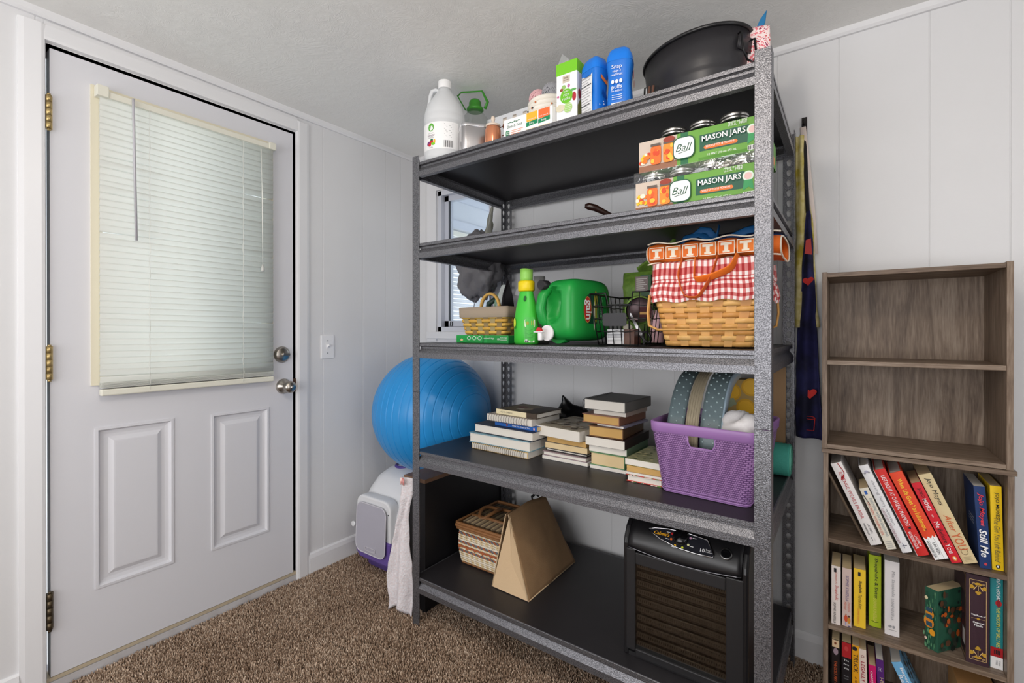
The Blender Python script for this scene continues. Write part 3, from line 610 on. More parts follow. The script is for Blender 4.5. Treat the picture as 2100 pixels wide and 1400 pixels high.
# ---------------------------------------------------------------- second shelf
Z2 = LV[1]
JG = clear('jar_glass', (222,230,228), .14, .03); JL = mat('zinc_lid', (206,204,200), .22, metal=.95)
def jar_case(label, x0, z0, group):
    t = thing('jar_case', label, 'case', (x0+.162,-.498,z0))
    f = -.108; x = -.162; w = .324
    def P(a, b): return (x+a*w, b*.105)
    mb = MB().box(x, x+w, f, f+.0015, 0, .088).box(x, x+w, .1065, .108, 0, .07).box(x, x+.0015, f, .108, 0, .07).box(x+w-.0015, x+w, f, .108, 0, .07).box(x, x+w, f, .108, 0, .0015)
    mk('tray', mb, plain(86,150,56,.6), t)
    yf = f-.0004
    art(t, [(rec(x, x+.108, 0, .088), plain(206,190,176,.6)), (rec(x, x+.108, 0, .018), plain(150,104,80,.6)), (rec(x+.108, x+.3235, 0, .088), plain(104,160,62,.55)), (rec(x+.118,x+.138,0,.088), plain(26,104,64,.5)), (rec(x+.165,x+.3235,.0,.010), plain(84,142,48,.6)),
      (rec(x+.168,x+.288,.026,.070), plain(16,84,62,.5)), ([(x+.182,.030),(x+.258,.030),(x+.262,.035),(x+.258,.040),(x+.182,.040),(x+.178,.035)], plain(232,120,44,.5)),
      (ell(.013,.013,20,(x+.296,.056)), plain(222,238,224,.5)), (ell(.009,.009,16,(x+.296,.056)), plain(228,190,186,.5)), ([(x+.286,.046),(x+.306,.046),(x+.309,.020),(x+.297,.028),(x+.284,.020)], plain(40,150,84,.5)), (rec(x+.285,x+.318,.004,.016), LBLW)]
      +[(rec(x+.287+.0035*i, x+.289+.0035*i, .005, .015), INK) for i in range(8)]
      +[(ell(random.uniform(.004,.009), random.uniform(.004,.007), 10, (x+random.uniform(.006,.030), random.uniform(.022,.050))), plain(*random.choice([(240,196,40),(236,120,40),(206,70,44),(238,228,206)]),.6)) for _ in range(14)]
      +[(rrec(.030,.052,.008,3,(x+.050+.036*i,.042)), plain(*c,.5)) for i, c in enumerate(((232,110,40),(236,140,44)))]
      +[(ell(random.uniform(.004,.008), random.uniform(.004,.008), 10, (x+.050+.036*i+random.uniform(-.009,.009), .042+random.uniform(-.018,.018))), plain(*random.choice([(238,92,34),(246,190,60),(214,70,30)]),.5)) for i in (0,1) for _ in range(7)]
      +[(rec(x+.036+.036*i, x+.064+.036*i, .067, .074), plain(96,84,78,.4)) for i in (0,1)]
      +[(ell(.016,.008,14,(x+.088,.078)), plain(150,60,44,.6)), (rrec(.058,.060,.016,5,(x+.128,.045)), plain(16,84,54,.5)), (rrec(.053,.055,.015,5,(x+.128,.045)), LBLW)], (0,yf,0), FX, FZ)
    yt = yf-.0065
    txt(t, 'Ball', (x+.128,yt,.046), FX, FZ, w=.044, m=plain(20,80,52,.5), shear=.35); art(t, [([(x+.112,.030),(x+.145,.036),(x+.145,.0375),(x+.112,.0318)], plain(20,80,52,.5))], (0,yt,0), FX, FZ)
    txt(t, 'MASON JARS', (x+.228,yt,.055), FX, FZ, w=.106, h=.019, m=LBLW, bold=.012); txt(t, 'SEALS UP TO 18 MONTHS', (x+.220,yt,.035), FX, FZ, w=.070, h=.0055, m=LBLW)
    txt(t, '12 PINT (16 oz) 473 mL', (x+.225,yt,.012), FX, FZ, w=.07, m=LBLW); txt(t, 'MADE IN  BPA', (x+.262,yt,.083), FX, FZ, w=.045, m=LBLW); txt(t, 'U.S.A.  FREE', (x+.262,yt,.077), FX, FZ, w=.045, m=LBLW)
    art(t, [(rec(-.09,.09,0,.060), plain(104,160,62,.55)), (rec(-.08,-.02,.01,.052), LBLW), (rec(.0,.08,.008,.030), plain(222,150,90,.6))], (x+w+.0004,0,0), (0,1,0), FZ)
    return t
jp = None
def jar(label, loc, group):
    global jp
    if jp is None:
        jp = thing('mason_jar', label, 'jar', loc, group=group)
        mk('glass', MB().lathe([(0,.002),(.034,.002),(.038,.008),(.0385,.070),(.036,.080),(.031,.090),(.031,.104)], 20), JG, jp)
        mk('lid', MB().lathe([(.0345,.096),(.0355,.098),(.0355,.103),(.0345,.104),(.0355,.106),(.0355,.112),(.034,.114),(.030,.1145),(.029,.1135),(0,.1135)], 24), JL, jp)
        return jp
    return dup(jp, loc, (0,0,0), label, group)
jar_case('lower cardboard case of jars on the second shelf, wrapped in clear film', 1.566, Z2, None)
jar_case('upper cardboard case of jars stacked on another case, printed green', 1.576, Z2+.1165, None)
for lv, x0, nm in ((Z2+.002, 1.566, 'lower'), (Z2+.1185, 1.576, 'upper')):
    for r in range(2):
        for k in range(4):
            if lv > Z2+.05 and k == 0: continue
            jar('glass mason jar in the %s case, %s row, %s from the left' % (nm, ('front','second')[r], ('first','second','third','fourth')[k]), (x0+(.042 if nm == 'lower' else .008)+.0795*k, -.565+.072*r, lv), 'mason jars in the %s case' % nm)
mk('shrink_film', MB().grid(lambda u, v: (-.166+.332*u, -.111-.003*math.sin(14*u)*math.sin(3*v), .088+.030*v), 40, 4), clear('shrink_film', (246,248,248), .10, .08, (60,.6,.004)), [o for o in COL.objects if o.name == 'jar_case'][0])
# skillet with wooden handles
sk = thing('skillet', 'dark cast iron pan with brown handle lying on the second shelf', 'pan', (1.505,-.300,Z2))
IRON = mat('cast_iron', (34,31,31), .5, metal=.3); WOODH = mat('dark_brown_handle', (44,26,22), .28)
mk('pan', MB().lathe([(0,.004),(.080,.004),(.092,.012),(.102,.050),(.106,.052),(.104,.056),(.098,.050),(.086,.016),(0,.012)], 36), IRON, sk)
mk('handle', MB().tube([(-.07,-.045,.052),(-.105,-.068,.060),(-.140,-.088,.082),(-.165,-.104,.097),(-.185,-.116,.103),(-.196,-.122,.104)], [.007,.008,.010,.0125,.0125,.007], 10), WOODH, sk)
k2 = thing('saucepan_lid', 'dark pan with upright brown knob handle beside the jar cases', 'pan', (1.545,-.330,Z2))
mk('pan', MB().lathe([(0,.057),(.060,.057),(.065,.062),(.06,.070),(0,.074)], 28), IRON, k2)
mk('handle', MB().tube([(-.02,-.06,.066),(-.030,-.095,.080),(-.020,-.120,.100),(.000,-.140,.108),(.022,-.150,.106)], [.006,.008,.010,.013,.008], 10), WOODH, k2)
# plastic bag hung on the back left corner, shade and window light painted in
pbm = mat('shaded_plastic_bag', (128,126,130), .42, transl=.25, bump=(38,.5,.006))  # grey of the bulk is the shade put into its colour
hb = thing('plastic_bag', 'crumpled grey plastic bag hung at the back left corner of the rack', 'bag', (.585,-.165,1.34))
mk('bag', lump((.0,.03,.12), .125, .085, .165, .22, 2.2, 4, 56, 40), pbm, hb)
mk('bag_mouth', drape(lambda u, v: (.02+.10*(1-v)*(u-.5)+.05*v, .06+.06*(1-v)*math.sin(6*u), .22+.22*v), 18, 14, .012, 18, 9), mat('window_lit_film', (206,206,196), .35, transl=.5, bump=(40,.5,.004)), hb, solid=.0006)  # mouth coloured paler to stand for light from the window
# ---------------------------------------------------------------- woven basket builder
def loop_pts(hx, hy, r, n_side):
    """points round a rounded rectangle, from the middle of the front going right"""
    P = []; r = min(r, hx*.9, hy*.9)
    def arc(cx, cy, a0): return [(cx+r*math.cos(R(a0+90*i/5)), cy+r*math.sin(R(a0+90*i/5))) for i in range(1, 5)]
    def seg(a, b, n): return [(a[0]+(b[0]-a[0])*i/n, a[1]+(b[1]-a[1])*i/n) for i in range(n+1)]
    P += seg((-hx+r,-hy), (hx-r,-hy), n_side[0])+arc(hx-r, -hy+r, -90)+seg((hx,-hy+r), (hx,hy-r), n_side[1])+arc(hx-r, hy-r, 0)
    P += seg((hx-r,hy), (-hx+r,hy), n_side[0])+arc(-hx+r, hy-r, 90)+seg((-hx,hy-r), (-hx,-hy+r), n_side[1])+arc(-hx+r, -hy+r, 180)
    return P
def woven(t, b, tp, h, rows, cells, r, amp, ms, mr, gap=.08, z0=.004, twill=1, rnd=0):
    """b,tp: half sizes at bottom and top; rows of flat splints woven over upright stakes"""
    sub = 4; n = (cells[0]*sub, cells[1]*sub)
    def at(f, k): return None
    rh = (h-z0)/rows
    L0 = loop_pts(b[0], b[1], r, n); L1 = loop_pts(tp[0], tp[1], r, n); N = len(L0)
    def pt(i, z):
        f = z/h; return Vector((L0[i][0]*(1-f)+L1[i][0]*f, L0[i][1]*(1-f)+L1[i][1]*f, z))
    def nrm(i, z):
        a, c = pt((i+1) % N, z), pt(i-1, z); d = (c-a); return Vector((-d.y, d.x, 0)).normalized()
    # stakes at cell centres
    cen = []; k = 0
    idx = []; off = 0
    for side, m in enumerate((cells[0], cells[1], cells[0], cells[1])):
        for c in range(m): cen.append(off+c*sub+sub//2)
        off += m*sub+1+4
    sw = [((pt((i+1) % N, h)-pt(i-1, h)).length)*sub/2*.72 for i in cen]
    for q, i in enumerate(cen):
        mb = MB(); tg = (pt((i+1) % N, h)-pt(i-1, h)).normalized()
        a, c = pt(i, z0), pt(i, h); w0 = sw[q]*.5*(b[0]/tp[0])
        mb.add([tuple(a-tg*w0), tuple(a+tg*w0), tuple(c+tg*sw[q]*.5), tuple(c-tg*sw[q]*.5)], [(0,1,2,3)])
        mk('stake', mb, ms[q % len(ms)], t, solid=.0016)
    ph = {}
    for j in range(rows):
        za, zb = z0+rh*j+rh*gap, z0+rh*(j+1)-rh*gap; mb = MB(); vs = []
        # phase runs continuously with the cell count
        cnt = -1; last = None; phase = []
        for i in range(N):
            phase.append(0)
        for q, i in enumerate(cen):
            sgn = 1 if ((q+j*twill) % 2 == 0) else -1
            for d in range(-sub//2, sub//2+1):
                w = math.cos(PI*d/sub)
                if abs(w) > abs(phase[(i+d) % N]): phase[(i+d) % N] = sgn*w
        for i in range(N):
            o = nrm(i, za)*(-1)*amp*phase[i]
            n_ = nrm(i, za); out = Vector((pt(i, za).x, pt(i, za).y, 0)); s_ = 1 if n_.dot(out) > 0 else -1
            o = n_*s_*amp*phase[i]; bl_ = n_*s_*amp*.25
            vs += [tuple(pt(i, za)+o), tuple(pt(i, (za+zb)/2)+o+bl_), tuple(pt(i, zb)+o)]
        fs = []
        for i in range(N):
            a = 3*i; c = 3*((i+1) % N); fs += [(a, c, c+1, a+1), (a+1, c+1, c+2, a+2)]
        mb.add(vs, fs, 0, True); mk('splint', mb, mr[(j+rnd) % len(mr)], t, solid=.0018)
    return pt
Z3 = LV[2]
# green box with small writing
gb = carton('green_bag_box', 'flat green box with white symbols lying before the small woven basket', 'box', .790, 1.048, -.525, -.475, Z3, Z3+.030, plain(34,160,74,.45))
yf = -.0254
art(gb, [(ell(.007,.005,12,(-.100,.012)), plain(230,200,150,.5)), (rec(-.075,.0,.003,.0045), plain(18,90,44,.5)), ([(.004,0),(.012,0),(.018,.030),(.010,.030)], plain(22,120,58,.5)), (rec(.03,.126,.001,.029), plain(24,142,62,.5))], (0,yf,0), FX, FZ)
for k in range(3): mk('ring_mark', MB().tube([(-.062+.027*k+.009*math.cos(2*PI*i/16), yf, .019+.007*math.sin(2*PI*i/16)) for i in range(16)], .0011, 4, closed=True), LBLW, gb)
txt(gb, 'sandwich bags', (.038,yf-.0006,.018), FX, FZ, w=.05, m=LBLW); txt(gb, '100', (.085,yf-.0006,.016), FX, FZ, w=.013, m=LBLW); txt(gb, 'compostable', (.108,yf-.0006,.013), FX, FZ, w=.03, m=LBLW); txt(gb, 'food storage', (.108,yf-.0006,.021), FX, FZ, w=.03, m=LBLW)
# small woven basket with cloth rim and wrapped handles
YST = [mat('straw_yellow', (224,178,84), .65, bump=(120,.3,.001)), mat('straw_gold', (212,164,72), .65, bump=(120,.3,.001))]; GST = [mat('straw_grey', (168,148,104), .7), mat('straw_brown', (150,126,84), .7)]
sb = thing('straw_basket', 'small yellow straw basket with tan cloth rim and arched handle', 'basket', (.880,-.395,Z3))
woven(sb, (.095,.060), (.122,.080), .125, 8, (6,4), .012, .0028, GST, YST, z0=.002)
mk('cloth_rim', MB().grid(lambda u, v: (lambda P, f: (P[0]*f, P[1]*f, (.100,.103,.142,.143,.12)[round(v*4)]))(loop_pts(.124,.083,.014,(20,12))[round(u*79) % 80], (1.0,1.03,1.045,1.0,.97)[round(v*4)]), 80, 5, closed_u=True), mat('tan_canvas', (168,152,134), .9, bump=(200,.4,.001)), sb)
HST = mat('wrapped_straw', (216,172,92), .7)
for y in (-.030,):
    h_ = MB().tube([(.047*math.cos(a)+.004, y, .138+.060*math.sin(a)) for a in [PI*i/18 for i in range(19)]], .009, 8, flat=(.009,.006)); hh = mk('handle', h_, HST, sb)
    mk('wrap', MB().tube([(.047*math.cos(PI*i/18)-.004+.0, y, .138+.060*math.sin(PI*i/18)) for i in range(19)], .0002, 3), HST, hh) if False else None
# clothes iron standing on its heel
ir = thing('clothes_iron', 'clothes iron standing upright with its dark soleplate to the right', 'iron', (.845,-.275,Z3))
mk('soleplate', MB().prism([(-.052,.0),(.052,.0),(.056,.06),(.048,.13),(.030,.20),(.0,.262),(-.030,.20),(-.048,.13),(-.056,.06)], (.012,0,.006), (0,1,0), (0,0,1), .012), mat('dark_soleplate', (40,36,40), .35, metal=.4), ir, bev=.003)
mk('skirt', MB().prism([(-.048,.0),(.048,.0),(.050,.06),(.043,.13),(.026,.195),(.0,.245),(-.026,.195),(-.043,.13),(-.050,.06)], (-.018,0,.008), (0,1,0), (0,0,1), .030), mat('white_iron_body', (224,230,226), .35), ir, bev=.008)
mk('water_tank', MB().prism([(-.040,.0),(.040,.0),(.040,.08),(.022,.17),(.0,.205),(-.022,.17),(-.040,.08)], (-.040,0,.012), (0,1,0), (0,0,1), .024), mat('green_tank', (140,180,154), .2), ir, bev=.008)
mk('handle', MB().tube([(-.04,0,.19),(-.085,0,.17),(-.095,0,.10),(-.085,0,.03),(-.04,0,.02)], .013, 10), mat('dark_green_grip', (40,66,56), .45), ir)
# white wire basket with arched handle
wb = thing('wire_basket', 'thin grey wire basket with arched handle and pink contents near the window', 'basket', (.620,-.145,Z3))
GW = mat('grey_wire', (140,140,146), .35, metal=.7)
mk('arch', MB().tube([(-.075+.15*i/20*1.0, 0, .07+.19*math.sin(PI*(i/20))**.6 if 0 < i < 20 else .0) for i in range(21)], .0022, 6), GW, wb)
for z, k in ((.002,.9), (.045,1), (.085,1.05)): mk('wire', MB().tube([(.085*k*math.cos(2*PI*i/24), .06*k*math.sin(2*PI*i/24), z) for i in range(24)], .0016, 5, closed=True), GW, wb)
for i in range(10): mk('wire', MB().tube([(.085*q*math.cos(.3+2*PI*i/10), .06*q*math.sin(.3+2*PI*i/10), z) for z, q in ((.002,.9),(.085,1.05))], .0013, 5), GW, wb)
pk = thing('pink_packet', 'pink soft packet lying in the grey wire basket', 'packet', (.625,-.14,Z3+.004)); mk('packet', lump((0,0,.036), .068, .045, .036, .15, 2, 3, 20, 12), plain(222,150,146,.6), pk)
# spray bottle behind
sp_ = thing('spray_bottle', 'clear spray bottle with grey dome behind the lime green bottle', 'bottle', (.905,-.215,Z3))
mk('bottle', MB().lathe([(0,0),(.040,0),(.044,.008),(.044,.10),(.036,.14),(.018,.165),(.014,.18)], 24), clear('grey_clear_plastic', (170,178,192), .12, .05), sp_)
mk('trigger_head', MB().prism([(-.045,.205),(-.03,.235),(.03,.235),(.036,.20),(.012,.178),(-.010,.178),(-.014,.2)], (0,.012,0), (1,0,0), (0,0,1), .024), mat('white_trigger', (216,216,218), .4), sp_, bev=.004)
# lime green cleaner bottle
lm = thing('cleaner_bottle', 'bright green cleaner bottle with yellow neck band and pale green cap', 'bottle', (1.142,-.545,Z3))
LG = mat('bright_green_plastic', (62,190,58), .35); 
mk('bottle', MB().lathe([(0,0),(.043,0),(.0475,.006),(.048,.055),(.0455,.095),(.039,.135),(.031,.165),(.0262,.185),(.0255,.192)], 36, sy=.72), LG, lm)
mk('neck_band', MB().lathe([(.0262,.186),(.0305,.190),(.0305,.219),(.026,.224)], 32, sy=.9), mat('yellow_band', (236,210,20), .4), lm)
mk('cap', MB().grid(lambda u, v: (.0215*math.cos(2*PI*u), .0215*math.sin(2*PI*u), .222+.040*v+(.004*abs(math.sin(PI*u*2)) if v == 1 else 0)), 40, 4, closed_u=True), mat('pale_green_cap', (146,208,92), .4), lm, solid=.003)
mk('cap_inside', MB().cyl((0,0,.224), .019, .030, 20), mat('pale_green_cap'), lm)
lq = arc_label(lm, (0,0,.052), .0498, R(-48), .044, .085, plain(70,184,70,.45))
for v in lq.data.vertices: v.co.y *= .73
def onl(o, a=R(-48), z=.052):
    bend(o, (0,0,z), .0503, a)
    for v in o.data.vertices: v.co.y *= .735
onl(art(lm, [(rrec(.042,.026,.004,3,(0,.022)), plain(214,226,200,.5)), (ell(.0055,.0065,14,(-.010,.022)), plain(150,160,40,.5)), (rec(.004,.008,.014,.030), plain(170,170,60,.5)), (rec(.012,.016,.014,.030), plain(170,170,60,.5)), (rec(-.006,.018,-.045,-.038), plain(214,230,206,.5)), (ell(.007,.0055,14,(-.014,-.040)), plain(220,224,220,.5)), (ell(.003,.003,10,(-.017,-.040)), INK), (ell(.003,.003,10,(-.011,-.040)), INK)]+[(rec(-.020,.016-.006*(k % 3),.004-.0045*k,.0048-.0045*k), plain(30,110,40,.5)) for k in range(9)], (0,0,0), FX, FZ))
onl(art(lm, [(ell(.010,.017,14,(0,.01)), plain(200,220,60,.5)), (ell(.007,.005,12,(.004,-.006)), plain(40,120,40,.5)), (ell(.003,.008,10,(-.012,.035)), plain(24,90,40,.5))], (0,0,0), FX, FZ), R(-128), .065)
mk('print', MB().prism(ell(.0055,.010,12), (.010,-.0250,.160), (1,0,0), (0,.25,1), -.001), plain(30,96,46,.5), lm)
# clear bottle behind
cl2 = thing('clear_bottle', 'tall clear plastic bottle with amber liquid behind the green bottles', 'bottle', (1.108,-.405,Z3))
mk('bottle', MB().lathe([(0,0),(.036,0),(.038,.01),(.038,.14),(.030,.19),(.020,.205),(.022,.225),(.022,.255),(0,.257)], 24), mat('cloudy_plastic', (176,176,174), .25, transl=.3), cl2)
mk('liquid', MB().lathe([(0,.003),(.034,.003),(.036,.012),(.036,.13),(0,.13)], 24), mat('amber_liquid', (150,110,60), .2, trans=.5), cl2)
# large green detergent jug lying with its tap to the front
dt = thing('detergent_jug', 'large green laundry detergent jug lying down with white tap and red button', 'jug', (1.300,-.475,Z3), (0,0,R(-12)))
DG = mat('green_detergent_plastic', (32,150,64), .36, spec=.45); DGD = mat('dark_green_label', (20,74,50), .4)
def sup(cx, cy, cz, hx, hy, hz, e=.5, n=40, k=28):
    def f(u, v):
        a = 2*PI*u; t = PI*(v-.5); ca, sa, ct, st = math.cos(a), math.sin(a), math.cos(t), math.sin(t)
        pw = lambda q: (abs(q)**e)*(1 if q >= 0 else -1)
        return (cx+hx*pw(ct)*pw(ca), cy+hy*pw(ct)*pw(sa), cz+hz*pw(st))
    return f
mb = MB(); body = sup(.004, .01, .118, .068, .115, .105, .42)
def dimple(u, v):
    x, y, z = body(u, v)
    r2 = ((x+.018)/.026)**2+((z-.135)/.052)**2
    if y < -.03 and r2 < 1.5: y += .060*max(0, 1-r2/1.5)**.6
    if y < .0 and z < .075: x -= 0
    return (x, y, z)
mb.grid(dimple, 96, 64, closed_u=True)
mk('body', mb, DG, dt)
mk('grip', MB().tube([(-.052,-.070,.055),(-.062,-.098,.085),(-.066,-.106,.125),(-.062,-.100,.165),(-.050,-.075,.198)], .018, 14, flat=(.017,.020)), DG, dt)
mk('neck', MB().lathe([(.046,.0),(.046,.030),(.043,.040),(.036,.044),(.036,.050),(0,.050)], 32, (-.018,-.070,.050), 'y'), DG, dt)
tap = mk('tap', MB().lathe([(.026,.0),(.027,.008),(.022,.014),(.016,.016),(.016,.030),(.012,.034),(0,.034)], 24, (-.030,-.115,.040), 'y'), mat('white_tap', (240,238,240), .35), dt)
mk('spout', MB().cyl((-.034,-.140,.016), .0085, .026, 14).cbox((-.038,-.143,.0435), (.040,.012,.004)), mat('white_tap'), tap, bev=.0015)
mk('button', MB().prism([(.012*math.cos(a), .012*math.sin(a)) for a in [PI*i/12 for i in range(13)]], (-.034,-.1485,.0465), (1,0,0), (0,0,1), -.008), mat('red_button', (196,36,48), .4), tap)
mk('vent_cap', MB().lathe([(.0165,-.02),(.0165,.012),(.014,.016),(0,.016)], 20, (-.052,-.100,.203), 'y'), mat('black_cap', (36,34,38), .4), dt)
mk('cap_ring', MB().lathe([(.0115,.0),(.0115,.001),(.006,.0012)], 20, (-.052,-.1163,.203), 'y', caps=False), plain(226,206,140,.5), dt); mk('cap_dot', MB().cyl((-.052,-.1165,.203), .0055, .0012, 14, 'y'), plain(70,80,150,.5), dt)
lx = .0705
mk('label', MB().grid(lambda u, v: (.0740-.012*abs(2*v-1)**3-.012*abs(2*u-1)**4, -.066+.150*u, .034+.172*v), 14, 16), DGD, dt)
O_ = (.0748,.008,.118)
art(dt, [(ell(.020,.044,26,(-.035,.0)), plain(206,160,70,.5)), (ell(.018,.041,26,(-.035,0)), plain(190,44,44,.5)), (ell(.010,.055,20,(.008,.010)), plain(150,150,50,.5)), (ell(.006,.040,16,(.020,-.016)), plain(70,150,80,.5)), (ell(.004,.05,14,(.0,-.02)), plain(210,214,190,.5))], O_, (0,1,0), FZ)
txt(dt, 'gain', (.0762,-.027,.118), (0,0,-1), (0,1,0), w=.066, m=LBLW, bold=.02)
txt(dt, 'ORIGINAL', (.0755,.046,.125), (0,0,1), (0,-1,0), w=.10, m=plain(120,200,140,.5))
# black wire basket
wk = thing('black_wire_basket', 'black wire mesh basket with small oddments between detergent jug and picnic basket', 'basket', (1.495,-.440,Z3))
def wpt(fx, fy, z): k = .80+.20*z/.165; return (.098*k*fx, .120*k*fy, z)
top = [wpt(a, b, .165) for a, b in ((-1,-1),(-.05,-1),(.0,-1),(1,-1),(1,1),(-1,1))]
# front dips in the middle
def zt(fx): return .165 if abs(fx) > .45 else .125
mk('top_wire', MB().tube([wpt(-1,-1,.165), wpt(-.45,-1,.165), wpt(-.40,-1,.128), wpt(.40,-1,.128), wpt(.45,-1,.165), wpt(1,-1,.165), wpt(1,1,.165), wpt(-1,1,.165)], .0028, 6, closed=True), WIRE, wk)
mk('base_wire', MB().tube([wpt(-1,-1,.003), wpt(1,-1,.003), wpt(1,1,.003), wpt(-1,1,.003)], .0022, 6, closed=True), WIRE, wk)
for z in (.045, .085, .125):
    P = []; 
    for (a, b) in ((-1,-1),(1,-1),(1,1),(-1,1)):
        q = {(-1,-1):(1,-1),(1,-1):(1,1),(1,1):(-1,1),(-1,1):(-1,-1)}[(a,b)]
        for i in range(12): f = i/12; P.append(wpt(a+(q[0]-a)*f, b+(q[1]-b)*f, z+.002*math.sin(i*2*PI/4)))
    mk('wire', MB().tube(P, .0016, 5, closed=True), WIRE, wk)
for i in range(1, 6):
    f = -1+2*i/6
    for sd in (-1, 1): mk('wire', MB().tube([wpt(f, sd, .003), wpt(f, sd, zt(f) if sd < 0 else .165)], .0016, 5), WIRE, wk)
    for sd in (-1, 1): mk('wire', MB().tube([wpt(sd, f, .003), wpt(sd, f, .165)], .0016, 5), WIRE, wk)
for a, b in ((-1,-1),(1,-1),(1,1),(-1,1)): mk('corner_wire', MB().tube([wpt(a,b,.003), wpt(a,b,.165)], .002, 5), WIRE, wk)
mk('tag_plate', MB().prism(rrec(.078,.040,.008), (-.012,-.125,.082), (1,0,0), (0,0,1), .002), mat('black_tag', (40,40,44), .5), wk)
dk = carton('jar_lid_box', 'small white printed box with brown end inside the black wire basket', 'box', 1.440, 1.530, -.525, -.470, Z3+.005, Z3+.052, plain(220,220,222,.6))
mk('brown_end', MB().box(.012,.0456,-.0280,.0280,-.0005,.0475), plain(92,62,50,.5), dk); art(dk, [(rec(-.042,.008,.006+.0048*k,.0075+.0048*k), GREYI) for k in range(8)], (0,-.0282,0), FX, FZ)
sc_ = thing('scissors', 'black handled scissors standing in the wire basket', 'scissors', (1.552,-.48,Z3+.006), (0,R(-28),0))
mk('blade', MB().prism([(-.006,.03),(.006,.03),(.003,.11),(-.003,.11)], (0,0,0), (1,0,0), (0,0,1), .003), SS, sc_)
for s_ in (-1, 1): mk('grip', MB().tube([(.012*s_+.011*math.cos(2*PI*i/16), 0, .018+.018*math.sin(2*PI*i/16)) for i in range(16)], .004, 6, closed=True), mat('black_grip', (28,28,30), .45), sc_)
pr_ = thing('pink_roll', 'pale pink rolled item behind the wire basket contents', 'roll', (1.560,-.400,Z3+.008)); mk('roll', MB().lathe([(0,0),(.020,0),(.021,.004),(.021,.100),(.018,.106),(0,.107)], 20), plain(212,172,180,.7), pr_)
# green pet food bags
def bag_block(name, label, x0, x1, y0, y1, z0, h, m, rz=0, topfold=True):
    c = ((x0+x1)/2, (y0+y1)/2, z0); t = thing(name, label, 'bag', c, (0,0,rz)); hx, hy = (x1-x0)/2, (y1-y0)/2
    def f(u, v):
        P = loop_pts(hx, hy, .012, (8,4))[round(u*39) % 40]; k = 1+.04*math.sin(9*v+5*u); q = Vector((P[0]*3+7*v, P[1]*3, v*3))
        s_ = max(.12, 1-(max(0, v-.8)/.2)*.85) if topfold else 1
        n_ = mnoise.noise_vector(q*6)*.004
        return (P[0]*k+n_.x, P[1]*k*s_+n_.y, h*v+n_.z*.5)
    mk('bag', MB().grid(f, 40, 20, closed_u=True), m, t); return t
GBAG = mat('green_paper_bag', (126,158,66), .55, bump=(30,.35,.004), var=(60,.4,(98,136,52))); GBD = mat('dark_green_bag', (44,84,48), .5, bump=(30,.3,.004))
g1 = bag_block('pet_food_bag', 'green pet food bag with white panel standing behind the black wire basket', 1.390, 1.505, -.300, -.220, Z3, .262, GBAG)
mk('side_panel', MB().box(.022,.060,-.046,.035,.16,.245), GBD, g1); mk('text_panel', MB().grid(lambda u, v: (.004+.046*u, -.0475, .185+.055*v), 2, 2), plain(134,118,116,.6), g1)
art(g1, [(rec(.008,.046-.006*(k % 3),.188+.007*k,.1905+.007*k), plain(206,200,196,.6)) for k in range(7)], (0,-.0482,0), FX, FZ)
art(g1, [(ell(.018,.012,18,(-.024,.060)), plain(226,220,204,.6)), (ell(.006,.006,12,(-.032,.094)), plain(190,40,44,.5))], (0,-.0482,0), FX, FZ); txt(g1, 'PURINA', (-.010,-.0484,.094), FX, FZ, w=.032, m=INK)
g2 = thing('folded_green_bag', 'green paper bag with its top folded over, leaning beside the picnic basket', 'bag', (1.520,-.235,Z3+.0))
mk('bag', drape(lambda u, v: (-.075+.13*u, .045-.085*v+.03*u, .235+.105*u*v+.04*v), 14, 12, .005, 22, 5), GBAG, g2, solid=.003)
mk('body', lump((.0,.06,.13), .058, .040, .130, .08, 2.4, 6, 28, 18), GBD, g2)
tr = thing('tape_roll', 'green rimmed round tin with swirled lid inside the wire basket', 'tin', (1.512,-.430,Z3+.115), (R(10),0,R(24)))
mk('rim', MB().lathe([(.045,-.020),(.047,-.018),(.047,.018),(.045,.020),(.040,.018)], 36, (0,0,0), 'y', caps=False), plain(130,168,84,.4), tr)
mk('lid', MB().lathe([(0,.0),(.041,.0),(.041,.015),(0,.015)], 32, (0,.0,0), 'y'), mat('swirl_lid', (118,98,104), .5, var=(26,.3,(70,56,60))), tr)
art(tr, [(rec(-.004,.036,-.022,.012), plain(70,24,28,.5)), (rec(-.030,-.006,-.03,-.022), plain(160,140,146,.5)), (rec(.0,.03,-.012,-.004), plain(190,150,90,.5))], (0,-.0155,0), FX, FZ)
